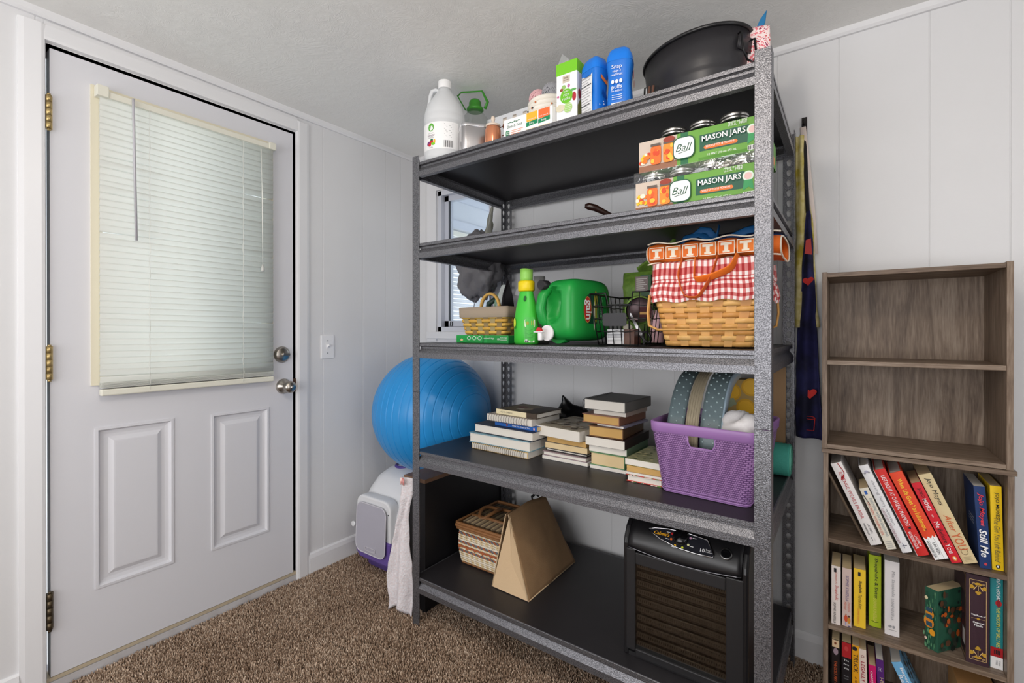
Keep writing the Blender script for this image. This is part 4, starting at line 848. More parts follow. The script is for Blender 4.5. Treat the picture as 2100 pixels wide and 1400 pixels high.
# picnic basket
pc = thing('picnic_basket', 'honey woven wood picnic basket with red gingham liner behind the rack post', 'basket', (1.748,-.455,Z3), (0,0,R(0)))
HON = [mat('honey_splint', (222,172,100), .45, bump=(60,.15,.001), var=(16,.6,(206,150,80))), mat('pale_honey_splint', (230,186,118), .45, var=(16,.6,(214,164,94))), mat('amber_splint', (208,152,84), .45, var=(16,.6,(194,136,70)))]
woven(pc, (.112,.098), (.142,.120), .160, 10, (7,5), .014, .0045, [HON[2], HON[0]], HON, gap=.04)
def ging():
    m = mat('red_gingham', (236,226,224), .85); n, L, b = nodes_of(m)
    uv = n.new('ShaderNodeUVMap'); sx = n.new('ShaderNodeSeparateXYZ'); L.new(uv.outputs[0], sx.inputs[0]); fac = []
    for k in (0, 1):
        a = n.new('ShaderNodeMath'); a.operation = 'FRACT'; L.new(sx.outputs[k], a.inputs[0]); g = n.new('ShaderNodeMath'); g.operation = 'GREATER_THAN'; g.inputs[1].default_value = .5; L.new(a.outputs[0], g.inputs[0]); fac.append(g)
    ad = n.new('ShaderNodeMath'); ad.operation = 'ADD'; L.new(fac[0].outputs[0], ad.inputs[0]); L.new(fac[1].outputs[0], ad.inputs[1])
    dv = n.new('ShaderNodeMath'); dv.operation = 'MULTIPLY'; dv.inputs[1].default_value = .5; L.new(ad.outputs[0], dv.inputs[0])
    r = n.new('ShaderNodeValToRGB'); r.color_ramp.interpolation = 'CONSTANT'; e = r.color_ramp.elements; e[0].color = S(240,230,228); e[1].position = .4; e[1].color = S(206,120,118); q = e.new(.8); q.color = S(164,44,46)
    L.new(dv.outputs[0], r.inputs[0]); L.new(r.outputs[0], b.inputs['Base Color']); return m
GING = ging()
def uv_grid(o, nu, nv, su, sv, closed=False):
    uvl = o.data.uv_layers.new(name='UVMap')
    for li, lp in enumerate(o.data.loops):
        i = lp.vertex_index; uvl.data[li].uv = ((i % nu)/nu*su, (i//nu)/nv*sv)
    if closed:
        for p in o.data.polygons:
            us = [uvl.data[l].uv[0] for l in p.loop_indices]
            if max(us)-min(us) > su/2:
                for l in p.loop_indices:
                    if uvl.data[l].uv[0] < su/2: uvl.data[l].uv[0] += su
    return o
LP = loop_pts(.146,.124,.016,(50,40)); NL = len(LP)
def lin_(u, v):
    i = round(u*NL) % NL; x, y = LP[i]; w = math.sin(i*.55)*.5+math.sin(i*.93+1)*.35
    rows = [(1.035,.130,.0060),(1.060,.150,.0055),(1.035,.176,.0035),(1.008,.189,.0012),(1.02,.196,.003),(1.0,.240,.003),(.95,.244,.001),(.9,.20,.001)]
    k, z, am = rows[round(v*7)]; return (x*k+am*w*(1 if abs(x) > .13 else 0), y*k+am*w*(1 if abs(y) > .11 else 0), z+am*.5*math.sin(i*.4))
lo = mk('gingham_liner', MB().grid(lin_, NL, 8, closed_u=True), GING, pc); uv_grid(lo, NL, 8, 72, 8.6, True)
BW = mat('bent_wood_handle', (218,168,98), .4, var=(20,.6,(200,146,78)))
for y, tilt in ((-.132, 0), (.132, 0)):
    s_ = -1 if y < 0 else 1
    P = [(-.150,y*.93,.150),(-.152,y*1.0,.100),(-.146,y*1.05,.062),(-.120,y*1.07,.050),(0,y*1.08,.049),(.120,y*1.07,.050),(.146,y*1.05,.062),(.152,y*1.0,.100),(.150,y*.93,.150)]
    Q = []
    for i in range(len(P)-1):
        for k in range(4): f = k/4; Q.append(tuple(Vector(P[i]).lerp(Vector(P[i+1]), f)))
    Q.append(P[-1]); mk('handle', MB().tube(Q, .006, 8, flat=(.0095,.0035)), BW, pc)
# folded orange bag with letters
ORB = mat('orange_canvas', (226,108,28), .75, bump=(220,.3,.001)); ORD = mat('orange_lining', (196,84,24), .8); OWH = plain(238,226,206,.7)
og = thing('orange_bag', 'orange and white lettered tote bag folded on top of the picnic basket', 'bag', (1.765,-.460,Z3+.236))
def foldb(u, v):
    a = 2*PI*u; pw = lambda q, e: abs(q)**e*(1 if q >= 0 else -1)
    x = -.180+.345*v; w = .004*math.sin(22*v)+.003*math.sin(9*v+2)
    return (x, .105*pw(math.cos(a), .7), .036+w+(.030+.006*math.sin(6*v))*pw(math.sin(a), .75))
mk('folded_body', MB().grid(foldb, 36, 30, closed_u=True), ORB, og, solid=.003)
mk('lining', MB().grid(lambda u, v: (-.150+.30*v, .088*math.cos(2*PI*u), .036+.018*math.sin(2*PI*u)), 24, 4, closed_u=True), ORD, og)
for z_, sgn in ((.066, 1), (.006, -1)): mk('hem', MB().tube([(-.180+.345*i/30, -.098-.004*math.sin(6*i/30), z_+.004*math.sin(22*i/30)) for i in range(31)], .0022, 6), OWH, og)
mk('end_hem', MB().tube([foldb(i/36, 0) for i in range(36)], .0024, 6, closed=True), OWH, og); mk('end_hem', MB().tube([foldb(i/36, 1) for i in range(36)], .0024, 6, closed=True), OWH, og)
for k in range(6):
    x = -.150+.047*k
    art(og, [(rec(-.021,.021,-.018,.018), OWH), (rec(-.019,.019,-.016,.016), plain(222,118,40,.7) if k % 2 else plain(226,108,28,.7)), (rec(-.014,.014,.006,.013), OWH), (rec(-.005,.005,-.013,.008), OWH), (rec(-.009,.009,-.014,-.009), OWH)], (x,-.1082,.036), FX, FZ)
for k, (x, dx, dz) in enumerate(((-.055,.040,-.095), (-.020,.055,-.050))):
    P = [(x-.02,-.108,.015), (x-.03+.01*k,-.128,-.035-.01*k), (x-.01,-.136,dz), (x+.028,-.136,dz-.004+.01*k), (x+dx+.02,-.132,-.045+.02*k), (x+dx+.035,-.118,.012)]
    Q = []
    for i in range(len(P)-1):
        for q in range(5): Q.append(tuple(Vector(P[i]).lerp(Vector(P[i+1]), q/5)))
    Q.append(P[-1])
    for _ in range(2): Q = [Q[0]]+[tuple((Vector(Q[i-1])+Vector(Q[i])*2+Vector(Q[i+1]))/4) for i in range(1, len(Q)-1)]+[Q[-1]]
    mk('strap', MB().tube(Q, .01, 8, flat=(.012,.0018)), mat('orange_strap', (232,116,30), .7) if k else mat('rust_strap', (214,100,34), .7), og)
pl_ = thing('patterned_cloth', 'folded cloth with white and blue flecks between gingham liner and orange bag', 'cloth', (1.760,-.455,Z3+.200))
mk('cloth', lump((0,0,.022), .120, .098, .020, .12, 3, 8, 36, 14), mat('flecked_cloth', (150,80,56), .8, var=(40,.1,(206,210,222))), pl_)
bb_ = thing('blue_bag', 'blue fabric bag with straps lying on the orange bag under the shelf', 'bag', (1.760,-.355,Z3+.300))
BLU = mat('blue_nylon', (24,96,156), .6, bump=(60,.3,.002)); mk('bag', lump((0,.0,.022), .150, .080, .022, .18, 3, 11, 36, 14), mat('navy_nylon', (22,40,84), .6), bb_)
for P in ([(-.115,-.075,.012),(-.10,-.09,.030),(-.06,-.09,.040),(-.02,-.09,.020),(-.03,-.085,.006),(-.08,-.08,.004),(-.11,-.075,.012)], [(-.075,-.088,.030),(-.05,-.088,.052),(-.030,-.088,.046),(-.01,-.088,.020)], [(.000,-.088,.058),(-.004,-.092,.036),(-.008,-.088,.010)], [(.02,-.075,.018),(.07,-.08,.036),(.12,-.07,.046)]): mk('strap', MB().tube(P, .01, 8, flat=(.011,.002)), BLU, bb_)
# ---------------------------------------------------------------- books lying flat
Z4 = LV[3]
PAGE = mat('white_page_edges', (226,222,214), .8, bump=(18,.25,.0012), var=(6,.8,(216,210,200))); PAGEC = mat('cream_page_edges', (222,200,160), .8, var=(8,.7,(206,180,134))); PAGEY = mat('yellowed_page_edges', (204,166,104), .8, var=(8,.7,(186,146,84)))
def cov(r, g, b, rough=.45): return mat('cover_%d_%d_%d' % (r, g, b), (r, g, b), rough)
def book_flat(label, cx, cy, z, L, D, T, face, cover, pages, yaw=0, hard=True, group=None, top=None, name='book', bt=None):
    """L along x, D along y, T thick. face = what looks at the room: 'spine', 'fore' or 'head' (short page edge, spine on the right)"""
    t = thing(name, label, 'book', (cx, cy, z), (0,0,yaw), group)
    c = bt or (.0026 if hard else .0008); o = .0035 if hard else .0002
    mb = MB().box(-L/2, L/2, -D/2, D/2, 0, c).box(-L/2, L/2, -D/2, D/2, T-c, T)
    pb = [-L/2+o, L/2-o, -D/2+o, D/2-o]
    if face == 'spine': mb.box(-L/2, L/2, -D/2-.0006, -D/2+c, 0, T); pb[2] = -D/2+c
    elif face == 'fore': mb.box(-L/2, L/2, D/2-c, D/2, 0, T); pb[3] = D/2-c
    else: mb.box(L/2-c, L/2, -D/2, D/2, 0, T); pb[1] = L/2-c
    mk('cover', mb, [cover], t, bev=.0006, seg=1)
    mk('pages', MB().box(*pb, c, T-c), pages, t)
    return t
def spiral(t, L, y, z0, T, m, n, r=None):
    r = r or T*.62
    for i in range(n):
        x = -L/2+.012+(L-.024)*i/(n-1); mk('coil', MB().tube([(x+.0012*(k/8-.5), y+.0045+r*.85*math.cos(2*PI*k/12+.6), z0+T/2+r*math.sin(2*PI*k/12+.6)) for k in range(12)], .0009, 4, closed=True), m, t)
# stack A
GA = 'books stacked at the left of the fourth shelf'; z = Z4
a = book_flat('spiral bound cookbook lowest in the left stack, brown coil to the front', .990, -.395, z, .275, .215, .024, 'spine', plain(196,170,120,.6), PAGE, R(-2), False, GA); 
mk('page_front', MB().box(-.134,.134,-.1092,-.108,.003,.021), PAGE, a); spiral(a, .27, -.1100, 0, .024, mat('brown_coil', (92,74,52), .4), 26); z += .0245
b = book_flat('large white paged book with pale teal cover in the left stack', .985, -.390, z, .295, .225, .038, 'fore', cov(120,160,176), PAGE, R(-1), True, GA); z += .0385
c = book_flat('large dark navy hardback with white pages in the left stack', 1.000, -.385, z, .290, .215, .034, 'fore', cov(40,46,60), PAGE, R(-3), True, GA); z += .0345
d = book_flat('blue paperback with white spine title near the top of the left stack', 1.048, -.382, z, .205, .180, .016, 'spine', cov(34,92,170), PAGEC, R(-4), False, GA)
txt(d, 'What Lies Ahead of You', (.028,-.0915,.008), FX, FZ, w=.085, m=LBLW); art(d, [(ell(.004,.006,12,(-.040,.008)), plain(130,60,50,.5)), (ell(.004,.005,12,(.090,.008)), plain(210,160,170,.5))], (0,-.0912,0), FX, FZ); z += .0165
e = book_flat('white spiral notebook under the topmost book of the left stack', 1.020, -.385, z, .220, .185, .026, 'spine', cov(200,190,180), PAGE, R(-3), False, GA, name='notebook')
mk('page_front', MB().box(-.108,.108,-.0936,-.0925,.002,.024), PAGE, e); spiral(e, .21, -.0940, 0, .026, mat('grey_coil', (130,126,122), .35, metal=.4), 16); z += .0265
f = book_flat('topmost hardback of the left stack, cream spine and dark painted cover', 1.045, -.380, z, .200, .165, .020, 'spine', cov(70,58,48), PAGE, R(-5), True, GA)
mk('cream_spine', MB().box(-.1002,.052,-.0838,-.0832,.0005,.0195), plain(228,216,180,.6), f); txt(f, 'A.C.W. CARROLL', (-.045,-.0841,.010), FX, FZ, w=.065, m=INK)
art(f, [(rec(-.085,.02,-.07,.07), plain(120,108,78,.5)), (ell(.025,.02,16,(-.04,.01)), plain(112,54,44,.5)), (ell(.028,.03,16,(.0,-.02)), plain(160,140,110,.5)), (ell(.02,.012,14,(-.02,-.03)), plain(206,196,178,.5)), (rec(.03,.095,-.075,.075), plain(62,50,40,.5))], (0,0,.0201), (1,0,0), (0,1,0))
# stack B
GB = 'books stacked in the middle of the fourth shelf'; z = Z4
for lab, T, L, D, dx, ya, co, pg, face, hd in (
    ('thin white book lowest in the middle stack', .013, .185, .24, 0, -1, cov(226,226,230), PAGE, 'fore', False),
    ('thin grey and pink covered book second from the bottom of the middle stack', .016, .180, .24, 0, -2, cov(150,130,134), PAGE, 'fore', True),
    ('thin black edged book in the middle stack', .010, .172, .22, .004, -3, cov(40,38,40), PAGE, 'fore', True),
    ('book with grey green edge in the middle stack', .021, .172, .22, 0, -1, cov(150,144,130), PAGEC, 'fore', False),
    ('tan edged paperback in the middle stack', .022, .165, .21, .004, -4, cov(120,108,92), PAGEY, 'fore', False)):
    book_flat(lab, 1.252+dx, -.345, z, L, D, T-.0005, face, co, pg, R(ya), hd, GB); z += T
tb = book_flat('thick white paged book with flowered cover on top of the middle stack', 1.238, -.350, z, .195, .235, .037, 'fore', cov(176,166,146), PAGE, R(-8), False, GB)
art(tb, [(ell(random.uniform(.005,.016), random.uniform(.004,.010), 10, (random.uniform(-.08,.08), random.uniform(-.10,.10))), plain(*random.choice([(96,84,70),(70,62,54),(146,120,90),(204,196,180)]),.6)) for _ in range(46)], (0,0,.0371), (1,0,0), (0,1,0))
# stack C
GC = 'books stacked right of the middle of the fourth shelf'; z = Z4
for lab, T, L, D, dx, ya, co, pg, face, hd in (
    ('thin white book lowest in the tallest stack', .012, .128, .21, 0, 0, cov(222,222,226), PAGE, 'head', False),
    ('thick cream paged book with green flowered boards in the tallest stack', .044, .125, .21, 0, -1, cov(96,140,96), PAGEC, 'head', True),
    ('white paged book above the green flowered book in the tallest stack', .022, .135, .20, -.002, 0, cov(120,150,120), PAGE, 'head', False),
    ('white paged hardback with dark brown boards in the tallest stack', .030, .142, .22, -.006, -1, cov(56,38,36), PAGE, 'head', False),
    ('golden paged old hardback with brown boards in the tallest stack', .036, .125, .20, -.012, 1, cov(112,78,48), PAGEY, 'head', True),
    ('thin lilac white booklet in the tallest stack', .008, .100, .18, .012, -6, cov(170,166,190), PAGE, 'head', False),
    ('golden paged book with reddish boards near the top of the tallest stack', .030, .142, .20, -.020, -5, cov(150,104,84), PAGEY, 'head', True),
    ('small flowered booklet under the grey notebook of the tallest stack', .018, .120, .17, .004, -4, cov(190,172,160), PAGE, 'head', False)):
    book_flat(lab, 1.417+dx, -.365, z, L, D, T-.0005, face, co, pg, R(ya), hd, GC); z += T
nb = book_flat('grey covered spiral notebook on top of the tallest stack', 1.415, -.372, z, .150, .205, .034, 'head', cov(112,110,106), PAGE, R(-4), False, GC, name='notebook', bt=.002)
for i in range(18):
    y = -.092+.184*i/17; mk('coil', MB().tube([(-.074+.016*math.cos(2*PI*k/10), y, .017+.0195*math.sin(2*PI*k/10)) for k in range(10)], .0008, 4, closed=True), mat('dark_coil', (60,58,58), .4, metal=.4), nb)
# stack D
GD = 'books in the low stack before the purple basket'; z = Z4
dd = [('red flowered hardback lowest in the low stack', .022, cov(196,70,60), PAGE, True, 0), ('pale pink booklet in the low stack', .008, cov(226,206,206), PAGE, False, -1), ('golden edged book in the low stack', .020, cov(150,124,40), PAGEY, False, 1), ('white paged book with leafy cover on top of the low stack', .020, cov(150,152,116), PAGE, False, -3)]
for lab, T, co, pg, hd, ya in dd:
    q = book_flat(lab, 1.563, -.430, z, .112, .200, T-.0005, 'fore', co, pg, R(ya), hd, GD); z += T
    if 'leafy' in lab: art(q, [(ell(random.uniform(.004,.010), random.uniform(.004,.008), 9, (random.uniform(-.045,.045), random.uniform(-.09,.09))), plain(*random.choice([(80,92,62),(196,188,140),(110,120,84)]),.6)) for _ in range(40)], (0,0,T-.0004), (1,0,0), (0,1,0))
    if 'red' in lab: art(q, [(ell(random.uniform(.003,.007), .0016, 8, (random.uniform(-.05,.05), random.choice((.0012,.0202)))), plain(*random.choice([(90,140,70),(236,206,196),(60,90,70)]),.6)) for _ in range(24)], (0,-.1002,0), FX, FZ)
# black plastic bag behind
bp_ = thing('black_plastic_bag', 'crumpled black plastic bag lying behind the book stacks', 'bag', (1.130,-.150,Z4))
mk('bag', drape(lambda u, v: (-.125+.25*u, -.075+.15*v, max(.004, .150*math.sin(PI*u)**.6*math.sin(PI*v)**.5+.050*math.exp(-((u-.32)/.08)**2-((v-.4)/.25)**2))), 40, 24, .016, 16, 2), mat('black_plastic', (16,16,18), .28, spec=.6), bp_)
# ---------------------------------------------------------------- purple basket
pu = thing('purple_basket', 'purple perforated plastic basket at the right of the fourth shelf, filled', 'basket', (1.748,-.430,Z4+.001), (0,0,R(-3)))
def purple():
    m = mat('purple_woven_plastic', (150,92,178), .38, spec=.5); n, L, b = nodes_of(m)
    tc = n.new('ShaderNodeUVMap'); br = n.new('ShaderNodeTexBrick'); br.offset = .5; br.inputs['Scale'].default_value = 1.0
    br.inputs['Color1'].default_value = (1,1,1,1); br.inputs['Color2'].default_value = (.9,.9,.9,1); br.inputs['Mortar'].default_value = (0,0,0,1)
    br.inputs['Mortar Size'].default_value = .16; br.inputs['Mortar Smooth'].default_value = .6; br.inputs['Brick Width'].default_value = 1.0; br.inputs['Row Height'].default_value = .62
    L.new(tc.outputs[0], br.inputs['Vector'])
    mx = n.new('ShaderNodeValToRGB'); mx.color_ramp.elements[0].color = S(96,62,112); mx.color_ramp.elements[1].color = S(160,122,174); mx.color_ramp.elements[1].position = .8
    L.new(br.outputs['Color'], mx.inputs[0]); L.new(mx.outputs[0], b.inputs['Base Color'])
    bp = n.new('ShaderNodeBump'); bp.inputs['Strength'].default_value = .7; bp.inputs['Distance'].default_value = .002; L.new(br.outputs['Color'], bp.inputs['Height']); L.new(bp.outputs[0], b.inputs['Normal']); return m
PUR = purple(); PURS = mat('purple_rim_plastic', (152,112,170), .35)
NS_ = (64,64); PB = loop_pts(.118,.130,.022,NS_); PT = loop_pts(.143,.153,.026,NS_); NP = len(PB); NV = 28; HB = .204
def pbk(u, v):
    i = round(u*NP) % NP; return (PB[i][0]*(1-v)+PT[i][0]*v, PB[i][1]*(1-v)+PT[i][1]*v, .004+(HB-.018)*v)
g = MB().grid(pbk, NP, NV, closed_u=True)
def hole(p): return p[1] < -.10 and -.034 < p[0] < .036 and HB-.062 < p[2] < HB-.026
keep = [k for k, f in enumerate(g.f) if not hole(np.mean([g.v[i] for i in f], axis=0))]
g.f = [g.f[k] for k in keep]; g.mi = [g.mi[k] for k in keep]; g.sm = [g.sm[k] for k in keep]
wall = mk('wall', g, PUR, pu, solid=.003); uv_grid(wall, NP, NV, 150, 21, True)
mk('bottom', MB().prism(PB, (0,0,0), (1,0,0), (0,1,0), .004), PURS, pu)
def prim(u, v):
    i = round(u*NP) % NP; k, z = ((1.006,HB-.030),(1.020,HB-.028),(1.030,HB-.004),(1.022,HB),(1.0,HB),(.985,HB-.004),(.98,HB-.018))[round(v*6)]; return (PT[i][0]*k, PT[i][1]*k, z)
mk('rim', MB().grid(prim, NP, 7, closed_u=True), PURS, pu)
mk('handle_edge', MB().tube([(-.036,-.1495,HB-.030),(-.036,-.147,HB-.050),(-.028,-.1455,HB-.064),(.030,-.1455,HB-.064),(.038,-.147,HB-.050),(.038,-.1495,HB-.030)], .0035, 8), PURS, pu)
for z_ in (.006, .014): mk('base_ridge', MB().tube([(PB[i][0]*1.012, PB[i][1]*1.012, z_) for i in range(0, NP, 2)], .002, 6, closed=True), PURS, pu)
# things in the basket
FB = mat('blue_grey_plastic', (112,128,132), .42); FBL = mat('light_blue_plastic', (160,180,194), .4)
def band(name, label, x0, w, m, path, curl=0, th=.004):
    t = thing(name, label, 'board', (x0, -.5, .69))
    Q = [Vector(p) for p in path]; P = []
    for i in range(len(Q)-1):
        for k in range(8):
            f = k/8; a = Q[max(0, i-1)]; b = Q[i]; c = Q[i+1]; d = Q[min(len(Q)-1, i+2)]
            P.append(.5*((2*b)+(c-a)*f+(2*a-5*b+4*c-d)*f*f+(3*b-a-3*c+d)*f**3))
    P.append(Q[-1]); n = len(P)
    mk('panel', MB().grid(lambda u, v: (P[round(v*(n-1))].x+w*u, P[round(v*(n-1))].y+curl*abs(u-.5)**2, P[round(v*(n-1))].z), 6, n), m, t, solid=th)
    return t, P
path = [(0,-.020,.0),(0,-.012,.09),(0,-.004,.165),(0,.022,.215),(0,.062,.262),(0,.125,.300),(0,.20,.318),(0,.26,.322)]
f1, P1 = band('perforated_board', 'left blue grey curved perforated board in the purple basket', 1.626, .050, FB, path)
f2, P2 = band('curved_strip', 'beige curved ribbed strip between two perforated boards in the purple basket', 1.681, .036, mat('beige_ribbed', (172,160,136), .6, bump=(60,.2,.001)), [(p[0], p[1]-.006, p[2]+.004) for p in path])
for k in range(5): mk('rib', MB().tube([(.004+.007*k, p.y-.0022, p.z+.0015) for p in P2], .0014, 5), mat('beige_ribbed'), f2)
f3, P3 = band('perforated_board', 'right blue grey curved perforated board in the purple basket', 1.722, .056, FB, [(p[0], p[1]-.004, p[2]) for p in path])
mk('edge', MB().tube([(.058, p.y, p.z) for p in P3], .003, 8), FBL, f3); mk('side_wall', MB().grid(lambda u, v: (.058, P3[round(v*(len(P3)-1))].y+.030*u, P3[round(v*(len(P3)-1))].z-.028*u), 3, len(P3)), FBL, f3, solid=.002)
for ft, PP, nx, w in ((f1, P1, 3, .050), (f3, P3, 4, .056)):
    mb = MB(); i = 4; r = 0
    while i < len(PP)-6:
        tn_ = (PP[i+1]-PP[i-1]).normalized(); nr = Vector((0, -tn_.z, tn_.y))
        for k in range(nx):
            if (k+r) % 2 == 0: mb.ball((w*(k+.6)/nx, PP[i].y+nr.y*.002, PP[i].z+nr.z*.002), .0032, 8, 5)
        i += 2; r += 1
    mk('stud', mb, mat('pale_stud', (164,184,186), .3), ft, kind='stuff')
wc_ = thing('white_cloth', 'bundled white cloth at the right of the purple basket', 'cloth', (1.828,-.460,Z4+.165))
WCL = mat('white_cotton', (226,222,222), .9, bump=(120,.4,.002)); mk('bundle', lump((0,0,.0), .066, .085, .070, .28, 2.2, 21, 36, 24), WCL, wc_)
bc_ = thing('pale_blue_cloth', 'pale blue folded fabric corner between boards and white cloth in the purple basket', 'cloth', (1.795,-.380,Z4+.150)); mk('bundle', lump((0,0,.0), .036, .07, .070, .2, 2, 5, 24, 16), plain(196,206,220,.9), bc_)
lb_ = carton('lemon_print_box', 'yellow box printed with orange slices standing behind the purple basket', 'box', 1.715, 1.822, -.165, -.095, Z4+.001, Z4+.300, plain(176,146,86,.6))
art(lb_, [(ell(.030,.030,24,(x,zz)), plain(214,160,30,.5)) for x, zz in ((-.026,.255),(.018,.205),(-.020,.150),(.034,.275))]+[(ell(.024,.024,20,(x,zz)), plain(232,178,40,.5)) for x, zz in ((-.026,.255),(.018,.205),(-.020,.150),(.034,.275))]+[([(-.05,.19),(-.01,.215),(-.02,.235),(-.05,.225)], plain(150,160,130,.5))], (0,-.0353,0), FX, FZ)
cdb = thing('brown_cardboard', 'brown cardboard sheet leaning behind the purple basket', 'cardboard', (1.872,-.150,Z4+.001), (R(-4),0,0)); mk('sheet', MB().box(-.030,.030,-.003,.003,0,.345), plain(150,120,88,.8), cdb)
ym = thing('yoga_mat', 'rolled teal yoga mat lying behind the purple basket', 'mat', (1.560,-.185,Z4+.0525))
TEAL = mat('teal_foam', (62,150,134), .8, bump=(160,.5,.002))
mk('roll', MB().lathe([(.051+.0008*(i % 2), .36*i/70) for i in range(71)], 40, (0,0,0), 'x'), TEAL, ym)
for s_ in range(1): mk('spiral_end', MB().tube([(.361, (.048-.042*t)*math.cos(2*PI*5*t), (.048-.042*t)*math.sin(2*PI*5*t)) for t in [i/120 for i in range(121)]], .0022, 6), mat('pale_teal_edge', (104,186,164), .8), ym)
# ---------------------------------------------------------------- bottom shelf
Z5 = LV[4]
wkb = thing('wicker_hamper', 'lidded wicker basket with zigzag cream, blue and rust weave on the bottom shelf', 'basket', (.872,-.345,Z5))
RATC = {'c': mat('cream_rattan', (214,190,146), .6), 'w': mat('white_rattan', (224,214,196), .6), 'b': mat('blue_grey_rattan', (96,104,116), .6), 'r': mat('rust_rattan', (168,92,52), .6), 'n': mat('brown_rattan', (140,96,58), .55, bump=(60,.3,.002))}
order = 'nccwccbcrcbwccbc'; LH = loop_pts(1, 1.22, .10, (30,36)); NH = len(LH)
for j, ch in enumerate(order+'n'):
    z0_ = .006+.0087*j; k = .102+.006*math.sin(PI*j/16)+.006*j/16
    for s_ in (0, 1):
        P = [(LH[i][0]*(k+.0022*math.sin(i*PI/2.0+PI*s_)), LH[i][1]*(k+.0022*math.sin(i*PI/2.0+PI*s_)), z0_+.0022*math.cos(i*PI/2.0+PI*s_)) for i in range(NH)]
        c2 = 'w' if (ch == 'c' and s_) else ('r' if (ch == 'b' and s_) else ch)
        mk('weave_row', MB().tube(P, .0034, 5, closed=True), RATC[c2], wkb)
for i in range(0, NH, 6):
    if LH[i][1] < -.9 or LH[i][0] > .9: mk('diamond', MB().ball((LH[i][0]*.112, LH[i][1]*.1125, .072), .006, 6, 4), RATC['r'], wkb)
mk('lining', MB().box(-.096,.096,-.117,.117,.002,.148), mat('dark_wicker_core', (110,84,58), .8), wkb)
lid = mk('lid', MB().box(-.100,.100,-.122,.122,.152,.166), mat('dark_wicker_core'), wkb)
for z_, k in ((.150,.117),(.160,.120),(.170,.118)): mk('rim_rope', MB().tube([(LH[i][0]*k, LH[i][1]*k, z_) for i in range(NH)], .0062, 6, closed=True), RATC['n'], wkb)
BRD = [mat('brown_grey_rush', (130,112,86), .7), mat('dark_rush', (92,74,56), .7), mat('pale_rush', (160,138,104), .7)]
for i in range(24):
    x = -.098+.196*i/23; mk('lid_strand', MB().tube([(x, -.118, .169), (x, 0, .1725), (x, .118, .169)], .0042, 5), BRD[i % 3], wkb)
for y in (-.052, .062): mk('lid_bar', MB().tube([(-.105,y,.173),(0,y,.176),(.105,y,.173)], .0075, 6), RATC['n'], wkb)
mk('lid_handle', MB().tube([(-.05+.03*math.cos(2*PI*i/20)*1.1, .0+.06*math.sin(2*PI*i/20), .182+.010*math.cos(4*PI*i/20)) for i in range(20)], .0075, 8, closed=True), RATC['n'], wkb)
# tan tote
tt = thing('tan_tote_bag', 'tan jute tote bag folded like a tent on the bottom shelf', 'bag', (1.070,-.370,Z5))
JUTE = mat('tan_jute', (158,126,90), .9, bump=(330,.5,.0015), var=(22,.7,(140,108,76))); JUTEL = mat('pale_jute', (206,178,142), .9, bump=(330,.5,.0015))
a0, a1, b0, b1 = (-.084,-.172,.002), (.082,-.178,.002), (.080,.175,.002), (-.080,.170,.002); r0, r1 = (-.040,-.130,.266), (-.048,.150,.252)
def lerp3(a, b, t): return tuple(a[i]+(b[i]-a[i])*t for i in range(3))
mk('right_panel', drape(lambda u, v: tuple(np.array(lerp3(lerp3(a1,b0,u), lerp3(r0,r1,u), v))+np.array([.012*math.sin(PI*v)*math.sin(PI*u),0,.014*math.sin(PI*u)*v])), 24, 20, .003, 14, 1), JUTE, tt, solid=.002)
mk('left_panel', drape(lambda u, v: lerp3(lerp3(a0,b1,u), lerp3((r0[0]-.012,r0[1],r0[2]),(r1[0]-.012,r1[1],r1[2]),u), v), 20, 16, .003, 14, 5), JUTE, tt, solid=.002)
mk('gusset', MB().add([a0, a1, (-.036,-.128,.262), (-.010,-.150,.10), (.004,-.176,.002)], [(0,4,3,2)]), JUTEL, tt, solid=.0015)
mk('gusset', MB().add([(.004,-.176,.002), a1, (-.034,-.128,.262), (-.010,-.150,.10)], [(0,1,2,3)]), JUTEL, tt, solid=.0015)
for p, q in ((a1, r0), (a1, b0), (a0, (r0[0]-.012,r0[1],r0[2]))): mk('seam', MB().tube([p, lerp3(p,q,.5), q], .0022, 6), JUTEL, tt)
mk('strap', MB().tube([(-.052,.06,.258),(-.056,.055,.276),(-.054,.085,.284),(-.05,.105,.270)], .005, 8, flat=(.009,.002)), plain(24,24,28,.7), tt)
# dehydrator
dh = thing('food_dehydrator', 'black food dehydrator with round control panel and stacked wire trays on the bottom shelf', 'dehydrator', (1.694,-.440,Z5))
BP = mat('black_plastic_case', (26,25,27), .34, spec=.5); BPM = mat('matte_black', (30,29,31), .5); CHR = mat('chrome_trim', (206,206,210), .16, metal=1)
X0, X1, YF0, YB, HT = -.169, .169, -.160, .170, .408
side = [(YF0,.0),(YF0,.330),(YF0+.004,.345),(YF0+.022,.375),(YF0+.050,.396),(YF0+.085,HT),(YB-.06,HT),(YB,HT-.04),(YB,.0)]
for xa, xb in ((X0, X0+.016), (X1-.016, X1)): mk('side_panel', MB().prism(side, (xb,0,0), (0,1,0), (0,0,1), -(xb-xa) if False else (xa-xb)*-1 if False else -.016), BP, dh, bev=.006)
hood = [(YF0+.003,.318),(YF0+.002,.330),(YF0+.006,.345),(YF0+.024,.373),(YF0+.052,.393),(YF0+.086,HT-.003),(YB-.06,HT-.003),(YB-.002,HT-.042),(YB-.002,.30)]
mk('hood', MB().grid(lambda u, v: (X0+.016+.306*u, hood[round(v*8)][0], hood[round(v*8)][1]-(.010*math.sin(PI*u) if v < .2 else 0)), 20, 9), BP, dh, solid=.003)
mk('seam_trim', MB().tube([(X0+.018+.302*i/20, YF0-.001, .321-.012*math.sin(PI*i/20)) for i in range(21)], .0018, 6), mat('dark_chrome', (120,120,126), .25, metal=.9), dh)
